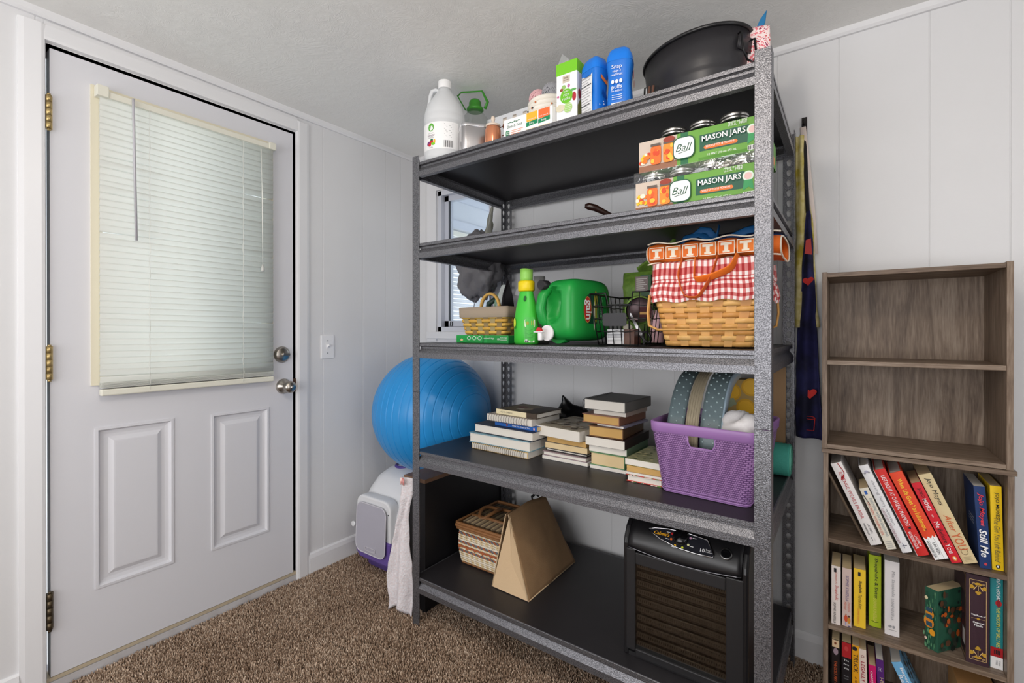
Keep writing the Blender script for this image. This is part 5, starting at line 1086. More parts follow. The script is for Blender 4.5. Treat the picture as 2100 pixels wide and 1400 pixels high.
mk('back_wall', MB().box(X0+.016, X1-.016, YB-.004, YB, 0, .37), BPM, dh); mk('floor_plate', MB().box(X0+.016, X1-.016, YF0+.004, YB, 0, .012), BPM, dh)
dr = MB(); 
for q in ((X0+.010, X0+.038, .02, .318), (X1-.054, X1-.010, .02, .314), (X0+.038, X1-.054, .275, .310), (X0+.038, X1-.054, .005, .028)): dr.box(q[0], q[1], YF0-.002, YF0+.006, q[2], q[3])
mk('door_frame', dr, BPM, dh, bev=.003)
TRM = mat('grey_tray_steel', (176,168,160), .4, metal=.4); ty = YF0+.016
for k in range(10):
    z_ = .030+.0255*k; mb = MB(); x0_, x1_ = X0+.038, X1-.052
    mb.tube([(x0_, ty, z_+.013), (x1_, ty, z_+.013)], .0022, 6); mb.box(x0_, x1_, ty, ty+.002, z_-.001, z_+.002); mb.box(x0_, x1_, ty, ty+.002, z_+.0095, z_+.012)
    n_ = 40
    for i in range(n_+1): x = x0_+(x1_-x0_)*i/n_; mb.box(x-.0019, x+.0019, ty, ty+.0016, z_+.001, z_+.010)
    for i in range(5): mb.box(x0_, x1_, ty+.03+.05*i, ty+.034+.05*i, z_+.002, z_+.004)
    mk('tray', mb, TRM, dh)
mk('window', MB().box(X0+.036, X1-.050, YF0+.002, YF0+.004, .026, .278), clear('smoked_window', (200,196,190), .05, .05), dh)
# control panel on the slope: local frame O,U,V
O_ = Vector((-.012, YF0+.0195, .366)); U_ = Vector((1,0,0)); sl = Vector((0,.030,.030)).normalized()
pn = [(-.090,.018),(-.070,.028),(-.03,.036),(.03,.036),(.075,.030),(.095,-.012),(.094,-.024),(.05,-.026),(0,-.022),(-.05,-.006)]
panel = mk('control_panel', MB().prism([(a, b*.8) for a, b in pn], O_+Vector((0,-.003,.0)), U_, sl, .002), mat('dark_panel', (34,35,42), .3), dh)
mk('panel_trim', MB().tube([tuple(O_+Vector((0,-.005,.001))+U_*a+sl*b*.8) for a, b in pn], .0022, 6, closed=True), CHR, panel)
N_ = U_.cross(sl); ON = O_+Vector((0,-.003,0))+N_*.0023
txt(panel, "Cabela's", tuple(ON+U_*(-.048)+sl*.010), U_, sl, w=.044, m=plain(236,170,20,.5), shear=.3, bold=.015)
txt(panel, '10', tuple(ON+U_*.066+sl*(-.008)), U_, sl, w=.011, m=LBLW); txt(panel, 'Tray', tuple(ON+U_*.080+sl*(-.005)), U_, sl, w=.012, m=LBLW); txt(panel, 'Dehydrator', tuple(ON+U_*.082+sl*(-.010)), U_, sl, w=.020, m=LBLW)
dial = mk('dial', MB().lathe([(.021,.0),(.021,.008),(.018,.014),(0,.015)], 28, (0,0,0), 'z').cbox((0,0,.016), (.005,.036,.010)), mat('glossy_black', (16,16,18), .15), panel)
M_ = Matrix(((U_.x, sl.x, N_.x), (U_.y, sl.y, N_.y), (U_.z, sl.z, N_.z))).to_4x4(); dial.matrix_local = Matrix.Translation(ON+U_*.005+sl*.010) @ M_ @ Matrix.Rotation(R(-35), 4, 'Z')
for a_, c_ in ((165,(200,40,40)),(200,(236,110,40)),(245,(240,180,40)),(290,(206,214,50)),(330,(220,220,160)),(15,(210,160,190))):
    art(panel, [(ell(.0034,.0034,8), plain(*c_,.5))], tuple(ON+U_*(.005+.0265*math.cos(R(a_)))+sl*(.010+.0265*math.sin(R(a_)))), U_, sl); art(panel, [(rec(-.005,.005,-.0008,.0008), LBLW)], tuple(ON+U_*(.005+.037*math.cos(R(a_)))+sl*(.010+.032*math.sin(R(a_)))), U_, sl)
btn = mk('power_button', MB().lathe([(.015,.0),(.015,.003),(.0125,.004)], 28, caps=False), mat('satin_trim', (150,150,150), .3, metal=.9), dh); btn.matrix_local = Matrix.Translation(ON+U_*.125+sl*(-.003)) @ M_
bt2 = mk('button_face', MB().lathe([(.0125,.0),(.0125,.003),(.009,.002),(0,.002)], 28), mat('glossy_black'), btn)
for x in (-.07, .0, .07): mk('vent', MB().box(X1+.0005, X1+.001, x, x+.05, .10, .103), BPM, dh)
# ---------------------------------------------------------------- left of the rack
bx = thing('black_cabinet', 'black narrow cabinet with brown top beside the left end of the rack', 'cabinet', (.617,-.325,-.010))
mk('side', MB().box(.046,.060,-.262,.262,0,.530), mat('black_laminate', (20,19,22), .5), bx); mk('side', MB().box(-.060,-.046,-.262,.262,0,.530), mat('black_laminate'), bx)
mk('back', MB().box(-.046,.046,.250,.262,0,.530), mat('black_laminate'), bx); mk('front', MB().box(-.046,.046,-.262,-.250,0,.530), mat('black_laminate'), bx)
mk('top', MB().box(-.062,.062,-.266,.264,.530,.546), mat('brown_laminate_top', (128,98,76), .5, var=(14,.7,(104,76,58))), bx, bev=.001)
pg = thing('clothes_peg', 'small wooden clothes peg clipped to the top of the hanging towel', 'peg', (.640,-.606,.548)); mk('peg', MB().box(-.006,.006,-.006,.0,-.02,.04).box(-.006,.006,.001,.007,-.02,.04), plain(206,176,128,.7), pg, bev=.001)
# ---------------------------------------------------------------- exercise ball on the litter box
eb = thing('exercise_ball', 'big blue ribbed exercise ball resting on the white litter box', 'ball', (.424,-.294,.746))
def ballf(u, v):
    t = PI*v; a = 2*PI*u; r = .285; lat = t/PI*24; d = abs(lat-round(lat)); 
    if d < .09 and .12 < v < .90: r -= .0022*(1-d/.09)
    return (-r*math.cos(t), r*math.sin(t)*math.cos(a), r*math.sin(t)*math.sin(a))
mk('ball', MB().grid(ballf, 96, 577, closed_u=True), mat('blue_vinyl', (38,142,212), .34, spec=.5, bump=(70,.04,.001)), eb)
# litter box
lx_ = thing('litter_box', 'white hooded cat litter box with purple base and grey flap by the wall', 'litter box', (.290,-.262,-.008))
LBP = mat('purple_litter_plastic', (108,86,160), .4); LBW = mat('white_hood_plastic', (226,227,230), .32)
def rr_rows(rows, r_, ns=(24,24)):
    """rows: (half x, half y, z, y offset); rounded rectangles lofted"""
    LPs = [loop_pts(h[0], h[1], r_*min(1, h[0]/.2), ns) for h in rows]; n = len(LPs[0]); k = len(rows)
    return MB().grid(lambda u, v: (LPs[round(v*(k-1))][round(u*n) % n][0], LPs[round(v*(k-1))][round(u*n) % n][1]+rows[round(v*(k-1))][3], rows[round(v*(k-1))][2]), n, k, closed_u=True)
mk('base', rr_rows([(.0,.0,.001,0),(.150,.190,.0,0),(.168,.208,.010,0),(.176,.216,.06,0),(.190,.228,.165,0),(.196,.234,.172,0),(.196,.234,.178,0)], .07), LBP, lx_)
mk('hood', rr_rows([(.200,.238,.172,0),(.202,.240,.180,0),(.200,.238,.196,0),(.193,.230,.200,0),(.190,.226,.30,.002),(.180,.210,.36,.012),(.160,.180,.42,.028),(.130,.145,.452,.04),(.08,.09,.466,.045),(.001,.001,.468,.045)], .08), LBW, lx_)
# entrance porch sloping out over the front
def ent(u, v):
    x = -.152+.214*u; z = .045+.325*v; e = 1-max(0, abs(2*u-1)-.75)/.25*.35
    return (x, -.262-.030*(1-v)**.6*e-.004, z)
mk('entrance_frame', MB().prism([(a-.025, b+.240) for a, b in rrec(.245,.250,.045)], (0,-.262,0), (1,0,0), (0,0,1), -.055, smooth=True), LBW, lx_, bev=.008)
mk('entrance_base', MB().prism([(-.150,.100),(-.150,.185),(.100,.185),(.100,.100),(.080,.070),(-.120,.070)], (0,-.268,0), (1,0,0), (0,0,1), -.062), LBP, lx_, bev=.010)
mk('flap', MB().prism([(a-.025, b+.222) for a, b in rrec(.208,.225,.035)], (0,-.282,0), (1,.0,0), (0,.04,1), .004, smooth=True), mat('grey_clear_flap', (176,174,186), .25), lx_, bev=.0015)
mk('flap_rim', MB().tube([(a-.025, -.285+.04*(b+.222), b+.222) for a, b in rrec(.210,.227,.036)], .0026, 6, closed=True), mat('pale_flap_rim', (206,204,212), .3), lx_)
mk('flap_grip', MB().tube([(a-.020, -.2825, b+.132) for a, b in rrec(.070,.016,.004,2)], .0016, 5, closed=True), mat('pale_flap_rim'), lx_)
for x in (-.146,): mk('pivot', MB().cyl((x,-.275,.225), .012, -.010, 14, 'y'), LBW, lx_)
mk('screw_dot', MB().cyl((.086,-.2635,.31), .0025, -.002, 8, 'y'), INK, lx_)
mk('top_handle', MB().tube([(-.06+.05*math.cos(2*PI*i/24), -.02+.060*math.sin(2*PI*i/24), .462) for i in range(24)], .007, 8, closed=True), mat('dark_purple_handle', (84,64,148), .4), lx_)
# towel hanging at the cabinet corner
tw = thing('white_towel', 'white quilted towel with pink marks hanging down beside the rack post', 'towel', (.600,-.640,0))
def tow(u, v):
    z = .552-.552*v+.004; wv = .016+.042*v**.8; a = u*2-1
    return (.040-.052*v*1.0+wv*a*.9+.012*math.sin(7*v+2*u), -.012-.016*math.sin(u*9+3*v)*v-.010*math.cos(3*u), z+.018*v*math.sin(4*u))
mk('cloth', drape(tow, 26, 50, .006, 16, 8), mat('quilted_white_cotton', (226,223,227), .95, bump=(130,.9,.004), var=(170,.2,(222,212,214))), tw, solid=.006)
mk('pink_binding', MB().grid(lambda u, v: (.026+.028*u, -.034+.004*math.sin(5*u), .530+.028*v), 8, 3), mat('pink_binding', (206,112,112), .8, var=(60,.2,(236,214,206))), tw, solid=.002)
# ---------------------------------------------------------------- bookcases
def laminate(name, axis):
    m = mat(name, (120,104,90), .45, spec=.4); n, L, b = nodes_of(m)
    tc = n.new('ShaderNodeTexCoord'); mp = n.new('ShaderNodeMapping'); L.new(tc.outputs['Object'], mp.inputs[0])
    sc = [26, 26, 26]; sc[axis] = 2.2; mp.inputs['Scale'].default_value = sc
    n1 = n.new('ShaderNodeTexNoise'); n1.inputs['Scale'].default_value = 1; n1.inputs['Detail'].default_value = 6; n1.inputs['Roughness'].default_value = .65; n1.inputs['Distortion'].default_value = 1.2; L.new(mp.outputs[0], n1.inputs[0])
    mp2 = n.new('ShaderNodeMapping'); L.new(tc.outputs['Object'], mp2.inputs[0]); s2 = [260, 260, 260]; s2[axis] = 22; mp2.inputs['Scale'].default_value = s2
    n2 = n.new('ShaderNodeTexNoise'); n2.inputs['Scale'].default_value = 1; n2.inputs['Detail'].default_value = 3; L.new(mp2.outputs[0], n2.inputs[0])
    mx = n.new('ShaderNodeMath'); mx.operation = 'MULTIPLY_ADD'; mx.inputs[1].default_value = .45; L.new(n2.outputs['Fac'], mx.inputs[0]); L.new(n1.outputs['Fac'], mx.inputs[2])
    r = n.new('ShaderNodeValToRGB'); e = r.color_ramp.elements; e[0].position = .50; e[1].position = .95; e[0].color = S(84,68,56); e[1].color = S(156,140,124); q = e.new(.72); q.color = S(124,106,90)
    L.new(mx.outputs[0], r.inputs[0]); L.new(r.outputs[0], b.inputs['Base Color'])
    bp = n.new('ShaderNodeBump'); bp.inputs['Strength'].default_value = .25; bp.inputs['Distance'].default_value = .001; L.new(n2.outputs['Fac'], bp.inputs['Height']); L.new(bp.outputs[0], b.inputs['Normal']); return m
LAZ, LAX = laminate('grey_brown_laminate_upright', 2), laminate('grey_brown_laminate_level', 0)
EDGE = mat('pale_laminate_edge', (168,150,132), .5)
BX0, BX1, BYF, BYB = 2.007, 2.404, -.262, -.022
def bookcase(label, x0, x1, z0, z1, shelves, top_over, tb=True):
    t = thing('bookcase', label, 'bookcase', ((x0+x1)/2, (BYF+BYB)/2, z0)); cx, cy = (x0+x1)/2, (BYF+BYB)/2
    def L(x, y, z): return x-cx, y-cy, z-z0
    def bxx(nm, a, b, c, d, e, f, m): return mk(nm, MB().box(a-cx, b-cx, c-cy, d-cy, e-z0, f-z0), m, t, bev=.0006, seg=1)
    zt = z1-(.012 if top_over else 0)
    bxx('side_panel', x0, x0+.0125, BYF, BYB, z0, zt, LAZ); bxx('side_panel', x1-.0125, x1, BYF, BYB, z0, zt, LAZ)
    bxx('back_panel', x0+.0125, x1-.0125, BYB-.004, BYB-.001, z0, zt, LAZ)
    for nm, z in shelves: bxx(nm, x0+.0125, x1-.0125, BYF+.001, BYB-.004, z-.0125, z, LAX)
    if top_over: bxx('top_board', x0-.004, x1+.004, BYF-.004, BYB, z1-.012, z1, LAX)
    return t
lo_c = bookcase('lower grey brown bookcase filled with paperbacks, beside the rack', BX0+.003, BX1+.001, .0, .792, [('shelf', .529), ('shelf', .274), ('bottom_shelf', .030)], True)
up_c = bookcase('upper empty grey brown bookcase of two shelves standing on the lower one', BX0, BX1-.001, .7925, 1.3125, [('top_board', 1.3095), ('shelf', 1.0525), ('bottom_shelf', .806)], False)
# the filled one has a dark plinth
# ---------------------------------------------------------------- standing books
def book_up(label, x, y, z, w, h, d, cover, pages, lean=0, yaw=0, hard=True, group=None, side=None):
    """spine at local y=0 facing the room, thickness 0..w along x, h up; lean tips the top to the left"""
    t = thing('book', label, 'book', (x, y, z), (0, R(-lean), R(yaw)), group)
    c = .0024 if hard else .0007; o = .0035 if hard else .0002
    n = 7; bul = .0022 if hard else .0008
    sp = [(w*i/n, -bul*math.sin(PI*i/n)) for i in range(n+1)]
    mb = MB().box(0, c, 0, d, 0, h).box(w-c, w, 0, d, 0, h)
    vs = [(a, b, zz) for zz in (0, h) for a, b in sp]; fs = [(i, i+1, n+2+i, n+1+i) for i in range(n)]
    vs += [(w, .0012, 0), (0, .0012, 0), (w, .0012, h), (0, .0012, h)]
    k = 2*(n+1); fs += [tuple(range(n, -1, -1))+(k+1, k), tuple(range(n+1, 2*n+2))+(k+2, k+3), (k, k+1, k+3, k+2)]
    mb.add(vs, fs); mk('cover', mb, [cover], t, bev=.0004, seg=1)
    mk('pages', MB().box(c, w-c, .0012, d-o, o, h-o), pages, t)
    return t
DN, RT = (0,0,-1), (1,0,0)
def sp(t, s, w, h, zf, size, m, off=0, kind='w', hh=None, shear=0, bold=0, flip=False):
    """spine lettering running down, centred at height fraction zf"""
    return txt(t, s, (w/2+off, -.0030, h*zf), (0,0,1) if flip else DN, (-1,0,0) if flip else RT, w=size, h=hh, m=m, shear=shear, bold=bold)
GT = 'books leaning on the upper shelf of the lower bookcase'; ZT = .5295; GRI = plain(150,150,154,.6); REDI = plain(178,40,46,.5); YELI = plain(244,206,60,.5)
b = book_up('thin dark booklet leaning at the far left of the leaning row', 2.108, -.235, ZT, .006, .215, .14, cov(96,80,64), PAGEC, 25.5, 0, False, GT)
b = book_up('white hardback with red title and red heel drawing, first of the leaning row', 2.123, -.250, ZT, .0275, .236, .155, cov(228,224,222), PAGE, 23.7, 0, True, GT)
sp(b, 'REVENGE WEARS PRADA', .0275, .236, .60, .135, REDI, -.001, hh=.0085); sp(b, 'LAUREN', .0275, .236, .19, .026, INK, .004); sp(b, 'WEISBERGER', .0275, .236, .19, .034, INK, -.005)
mk('print', MB().tube([(.017,-.0026,.234),(.021,-.0028,.215),(.022,-.003,.205),(.018,-.003,.198),(.012,-.003,.193)], .0011, 5), REDI, b); art(b, [([(.010,.196),(.020,.200),(.016,.190),(.006,.186)], REDI), (rec(.010,.011,.012,.022), INK), (rec(.016,.0165,.010,.020), GRI)], (0,-.0030,0), FX, FZ)
b = book_up('short cream paperback with blue emblem in the leaning row', 2.159, -.257, ZT, .0215, .170, .106, cov(222,216,200), PAGEC, 21.7, 0, False, GT)
sp(b, 'EVERYONE WORTH KNOWING', .0215, .170, .52, .105, plain(120,140,150,.6), .0045, hh=.006); sp(b, 'LAUREN WEISBERGER', .0215, .170, .50, .092, plain(206,110,90,.5), -.0045, hh=.0055); art(b, [(rec(.008,.014,.152,.162), plain(40,90,170,.5)), ([(.002,.150),(.008,.122),(.009,.123),(.003,.155)], INK)]+[(rec(.004,.018,.006+.005*k,.007+.005*k), GRI) for k in range(4)], (0,-.0020,0), FX, FZ)
b = book_up('white hardback with grey lettering and ring drawing in the leaning row', 2.192, -.257, ZT, .0225, .243, .155, cov(226,226,228), PAGE, 23.7, 0, True, GT)
sp(b, 'chasing harry winston', .0225, .243, .56, .125, GRI, .0015, hh=.0085); sp(b, 'LAUREN WEISBERGER', .0225, .243, .30, .095, plain(170,130,140,.5), -.0065, hh=.006); art(b, [(ell(.005,.004,10,(.011,.224)), plain(170,166,186,.5)), (ell(.003,.0025,8,(.006,.221)), GRI), (ell(.003,.0025,8,(.016,.221)), GRI), (rec(.006,.018,.018,.0195), INK), (rec(.010,.0112,.012,.026), plain(60,70,110,.5))], (0,-.0030,0), FX, FZ)
b = book_up('red hardback with white serif title and white side, leaning row', 2.224, -.256, ZT, .0255, .236, .155, cov(206,42,38), PAGE, 23.6, 0, True, GT)
mk('white_board', MB().box(-.0012,-.0002,.001,.155,0,.236), cov(232,228,226), b); sp(b, 'LAST NIGHT AT CHATEAU MARMONT', .0255, .236, .63, .140, LBLW, 0, hh=.0095); sp(b, 'LAUREN', .0255, .236, .17, .030, LBLW, .0045); sp(b, 'WEISBERGER', .0255, .236, .18, .046, LBLW, -.0045, hh=.007); art(b, [([(.009,.074),(.017,.078),(.015,.070)], INK)], (0,-.0030,0), FX, FZ)
b = book_up('orange red hardback with yellow title and torn white foot, leaning row', 2.258, -.256, ZT, .030, .234, .155, cov(224,72,40), PAGE, 24.2, 0, True, GT)
sp(b, 'When Life Gives You Lululemons', .030, .234, .62, .140, YELI, 0, hh=.0105, bold=.01)
art(b, [([(.0006,.0),(.0294,.0),(.0294,.062),(.025,.055),(.021,.061),(.016,.054),(.011,.060),(.006,.053),(.0006,.060)], LBLW), (rec(.0095,.0099,0,.054), INK), (rec(.021,.0214,0,.058), INK), (ell(.002,.003,8,(.015,.078)), plain(150,50,40,.5))], (0,-.0030,0), FX, FZ); txt(b, 'LAUREN', (.0165,-.0042,.028), DN, RT, w=.030, h=.0062, m=INK); txt(b, 'WEISBERGER', (.0055,-.0042,.028), DN, RT, w=.044, h=.0055, m=INK)
b = book_up('bright red paperback with white and black title in the leaning row', 2.292, -.256, ZT, .0210, .211, .135, cov(208,30,46), PAGEC, 23.0, 0, False, GT)
sp(b, 'JOJO', .021, .211, .87, .026, INK, 0, hh=.008); sp(b, 'MOYES', .021, .211, .72, .032, LBLW, 0, hh=.009, bold=.01); sp(b, 'Me', .021, .211, .47, .016, LBLW, 0, hh=.010); sp(b, 'Before', .021, .211, .33, .036, INK, 0, hh=.010); sp(b, 'You', .021, .211, .18, .024, LBLW, 0, hh=.011); art(b, [(ell(.0045,.006,14,(.0105,.012)), plain(236,150,60,.5)), (ell(.002,.004,10,(.0105,.012)), LBLW), (ell(.002,.004,8,(.010,.122)), plain(220,150,150,.5))], (0,-.0020,0), FX, FZ)
b = book_up('cream paperback with orange script title at the right of the leaning row', 2.3165, -.243, ZT, .0285, .235, .150, cov(214,196,152), PAGEC, 22.9, 0, False, GT)
sp(b, 'Jojo Moyes', .0285, .235, .80, .075, INK, .001, hh=.013, shear=.3); sp(b, 'After', .0285, .235, .44, .045, plain(206,96,50,.5), .001, hh=.013, shear=.3); sp(b, 'YOU', .0285, .235, .24, .042, plain(206,96,50,.5), 0, hh=.019); mk('print', MB().tube([(.014+.0065*math.cos(2*PI*i/20), -.0016, .030+.0075*math.sin(2*PI*i/20)) for i in range(20)], .0005, 4, closed=True), plain(120,100,70,.6), b)
for k in range(4): art(b, [(rec(.006,.022,.006+.0035*k,.0066+.0035*k), plain(130,110,80,.6))], (0,-.0020,0), FX, FZ)
b = book_up('navy paperback with red author script and white title, standing right', 2.3465, -.2445, ZT, .0215, .209, .135, cov(22,52,104), PAGE, 3.4, 0, False, GT)
sp(b, 'Jojo Moyes', .0215, .209, .72, .085, plain(224,52,62,.5), 0, hh=.0115, shear=.3, bold=.015); sp(b, 'Still Me', .0215, .209, .31, .070, LBLW, 0, hh=.0145, shear=.2, bold=.02); art(b, [(ell(.003,.0035,10,(.011,.012)), plain(200,60,70,.5)), (ell(.002,.003,8,(.011,.112)), plain(120,150,200,.5))], (0,-.0020,0), FX, FZ)
art(b, [(rec(.03,.10-.006*(k % 3),.10+.008*k,.103+.008*k), plain(150,156,176,.6)) for k in range(8)]+[(rec(.02,.06,.06,.064), plain(190,60,60,.5))], (-.0003,0,0), (0,-1,0) if False else (0,1,0), FZ)
b = book_up('yellow paperback with grey script title at the right end of the row', 2.3700, -.2375, ZT, .0210, .214, .135, cov(240,200,20), PAGEC, 1.2, 0, False, GT)
sp(b, 'JOJO MOYES', .0210, .214, .77, .066, INK, .001, hh=.0085, bold=.01); sp(b, 'The Girl You Left Behind', .0210, .214, .36, .112, plain(110,100,60,.5), 0, hh=.011, shear=.3); art(b, [(ell(.004,.005,14,(.0105,.010)), INK), (ell(.0018,.003,10,(.0105,.010)), LBLW)], (0,-.0020,0), FX, FZ)
# second tier
GS = 'books standing on the middle shelf of the lower bookcase'; ZS = .2745
def blk(b, x, z): art(b, [(rec(x-.003,x+.003,z-.006,z+.006), INK)], (0,-.0018,0), FX, FZ)
b = book_up('white paperback with red script, first at the left of the middle shelf', 2.0305, -.249, ZS, .022, .172, .106, cov(226,216,210), PAGEC, 0, 0, False, GS)
blk(b, .009, .160); sp(b, 'Confessions of a', .022, .172, .80, .035, plain(200,90,60,.5), .001, hh=.005); sp(b, 'Shopaholic', .022, .172, .55, .045, plain(200,50,40,.5), .001, hh=.009, shear=.2); sp(b, 'SOPHIE KINSELLA', .022, .172, .20, .062, INK, -.003, hh=.0055)
b = book_up('pinkish paperback with two tiny figures on its foot, second on the middle shelf', 2.0565, -.243, ZS, .022, .170, .106, cov(206,184,176), PAGEC, 0, 0, False, GS)
sp(b, 'SOPHIE KINSELLA', .022, .170, .66, .075, plain(110,100,140,.5), .001, hh=.0075); sp(b, 'Shopaholic', .022, .170, .35, .030, plain(206,110,90,.5), .005, hh=.006, shear=.3); sp(b, 'Abroad', .022, .170, .36, .024, plain(206,110,90,.5), -.003, hh=.006, shear=.3)
art(b, [(ell(.0045,.010,12,(.009,.024)), plain(200,80,50,.5)), (ell(.004,.009,12,(.016,.020)), plain(200,140,50,.5)), (ell(.0022,.0025,10,(.009,.036)), plain(190,140,110,.5)), (ell(.0025,.003,10,(.016,.032)), plain(90,50,30,.5)), (rec(.007,.0095,.004,.014), plain(150,150,190,.5)), (rec(.014,.020,.002,.0045), plain(60,60,110,.5))], (0,-.0018,0), FX, FZ)
b = book_up('yellow paperback with black title, third on the middle shelf', 2.0840, -.2265, ZS, .028, .170, .106, cov(236,196,50), PAGEC, 0, 0, False, GS)
blk(b, .013, .156); sp(b, 'Shopaholic', .028, .170, .70, .036, INK, .001, hh=.0085, bold=.02); sp(b, 'Ties the Knot', .028, .170, .45, .042, plain(90,80,40,.5), .001, hh=.008, shear=.2); sp(b, 'SOPHIE KINSELLA', .028, .170, .19, .045, plain(220,130,60,.5), -.003, hh=.005)
b = book_up('lime green hardback with black title, fourth on the middle shelf', 2.1205, -.197, ZS, .028, .209, .140, cov(168,190,36), PAGE, 0, 0, True, GS)
sp(b, 'Shopaholic & Sister', .028, .209, .68, .118, INK, .002, hh=.0095, bold=.01); sp(b, 'SOPHIE KINSELLA', .028, .209, .24, .070, plain(208,200,100,.5), 0, hh=.008); mk('print', MB().tube([(.006,-.003,.018),(.014,-.0034,.015),(.022,-.003,.018)], .0006, 4), INK, b)
b = book_up('thick white paperback with grey title before the empty gap', 2.1555, -.219, ZS, .0325, .211, .135, cov(222,218,218), PAGE, 0, 0, False, GS)
sp(b, 'Mini Shopaholic', .0325, .211, .70, .072, GRI, .002, hh=.009); sp(b, 'SOPHIE KINSELLA', .0325, .211, .36, .062, GRI, .001, hh=.007); art(b, [(rec(.008,.026,.016,.0168), INK), (ell(.004,.004,10,(.012,.026)), GRI), (ell(.003,.004,10,(.020,.026)), GRI)], (0,-.0018,0), FX, FZ)
b = book_up('green flowered paperback turned aslant in the gap of the middle shelf', 2.243, -.222, ZS, .030, .165, .106, cov(44,92,72), PAGEC, 0, -38, False, GS)
fl = []
for _ in range(60):
    x, z_ = random.uniform(.002,.028), random.uniform(.004,.160); c_ = random.choice([(96,150,110),(36,80,60),(70,130,96),(110,160,120)]); fl.append((ell(random.uniform(.001,.002), random.uniform(.004,.008), 7, (x, z_)), plain(*c_,.5)))
fl += [(ell(.010,.012,16,(.016,.100)), plain(224,146,40,.5)), (ell(.012,.015,16,(.014,.076)), plain(224,140,44,.5)), (ell(.007,.009,14,(.022,.052)), plain(232,160,40,.5)), (ell(.004,.005,10,(.008,.140)), plain(236,220,180,.5)), (ell(.0035,.004,10,(.007,.030)), plain(236,210,190,.5))]+[(rec(.008,.022,q,q+.012), plain(46,84,104,.5)) for q in (.104,.086,.066)]
art(b, fl, (0,-.0018,0), FX, FZ); sp(b, 'PAINT', .030, .165, .55, .048, plain(220,190,150,.5), 0, hh=.009)
art(b, [(ell(random.uniform(.004,.010), random.uniform(.004,.010), 9, (random.uniform(.008,.098), random.uniform(.008,.157))), plain(*random.choice([(30,40,36),(190,90,30),(60,70,60),(90,60,40),(40,60,50)]),.5)) for _ in range(60)], (.0303,0,0), (0,1,0), FZ)
b = book_up('thick dark plum hardback with gold floral corners on its spine', 2.3215, -.238, ZS, .0440, .232, .165, cov(58,36,46), PAGE, 0, 0, True, GS)
GOLD = mat('gold_foil', (214,170,64), .35, metal=.4); GOLDP = plain(226,190,130,.5)
def frame(x0, x1, z0, z1, t_): return [(rec(x0,x1,z0,z0+t_), GOLDP), (rec(x0,x1,z1-t_,z1), GOLDP), (rec(x0,x0+t_,z0,z1), GOLDP), (rec(x1-t_,x1,z0,z1), GOLDP)]
orn = frame(.006,.038,.012,.220,.0009)
for sg, zc in ((1, .016), (-1, .216)):
    orn += [(ell(.0032,.0032,10,(x, zc+sg*h_)), GOLD) for x, h_ in ((.010,.012),(.0125,.015),(.0095,.0165),(.034,.012),(.0315,.015),(.0345,.0165),(.022,.030),(.0195,.0265),(.0245,.0265))]
    orn += [(ell(.0055,.0028,12,(.022,zc+sg*.004)), GOLD), (ell(.003,.003,10,(.018,zc+sg*.0055)), GOLD), (ell(.003,.003,10,(.026,zc+sg*.0055)), GOLD)]
    orn += [([(.0215,zc+sg*.008),(.0225,zc+sg*.008),(.0225,zc+sg*.022),(.0215,zc+sg*.022)], GOLDP), ([(.020,zc+sg*.008),(.021,zc+sg*.008),(.014,zc+sg*.021),(.0125,zc+sg*.020)], GOLDP), ([(.023,zc+sg*.008),(.024,zc+sg*.008),(.0315,zc+sg*.020),(.030,zc+sg*.021)], GOLDP)]
orn += [(rec(.009,.035,.1215,.1220), GOLDP), (ell(.003,.003,12,(.022,.1218)), GOLD)]
art(b, orn, (0,-.0030,0), FX, FZ, 'gold_ornament')
for xo, zo in ((.0125,.020),(.0315,.020),(.0125,.212),(.0315,.212)): mk('scroll', MB().tube([(xo+.0030*(1-i/26)*math.cos(i*.5), -.0080, zo+.0030*(1-i/26)*math.sin(i*.5)) for i in range(22)], .0004, 3), GOLDP, b)
txt(b, 'The Book of', (.022,-.0085,.131), FX, FZ, w=.027, m=LBLW, bold=.02); txt(b, 'Criminal', (.022,-.0085,.112), FX, FZ, w=.021, m=LBLW, bold=.02); txt(b, 'Minds', (.022,-.0085,.105), FX, FZ, w=.016, m=LBLW, bold=.02)
art(b, [(rec(.004,.006,.006,.226), GOLDP), (rec(.004,.16,.008,.010), GOLDP), (rec(.004,.15,.222,.224), GOLDP), (rec(.012,.045,.035,.075), plain(206,200,200,.6)), (rec(.060,.100,.060,.095), plain(206,200,200,.6)), (rec(.018,.036,.040,.062), GRI)]+[(rec(.03,.11-.01*(k % 3),.14+.009*k,.1415+.009*k), plain(150,140,140,.6)) for k in range(6)], (-.0004,0,0), (0,1,0), FZ)
b = book_up('teal hardback with yellow title and red band at the right end of the middle shelf', 2.3680, -.2275, ZS, .0235, .229, .155, cov(40,140,146), PAGE, 0, 0, True, GS)
art(b, [(rec(.0004,.0231,.0,.030), LBLW), (rec(.0004,.0231,.030,.054), plain(176,26,34,.5)), (ell(.006,.008,14,(.015,.168)), plain(190,40,44,.5)), (ell(.003,.011,10,(.015,.168)), plain(150,30,40,.5))]+[(rec(.007+.003*i,.009+.003*i,.037,.048), INK) for i in range(4)], (0,-.0030,0), FX, FZ)
sp(b, 'RUTH HOGAN', .0235, .229, .88, .058, LBLW, .003, hh=.0075, bold=.01); sp(b, 'THE WISDOM OF SALLY RED', .0235, .229, .46, .105, plain(226,220,90,.5), .003, hh=.0075, bold=.01); txt(b, 'PAGE', (.012,-.0042,.016), DN, RT, w=.012, m=GRI); txt(b, 'TURN', (.017,-.0042,.016), DN, RT, w=.012, m=GRI)
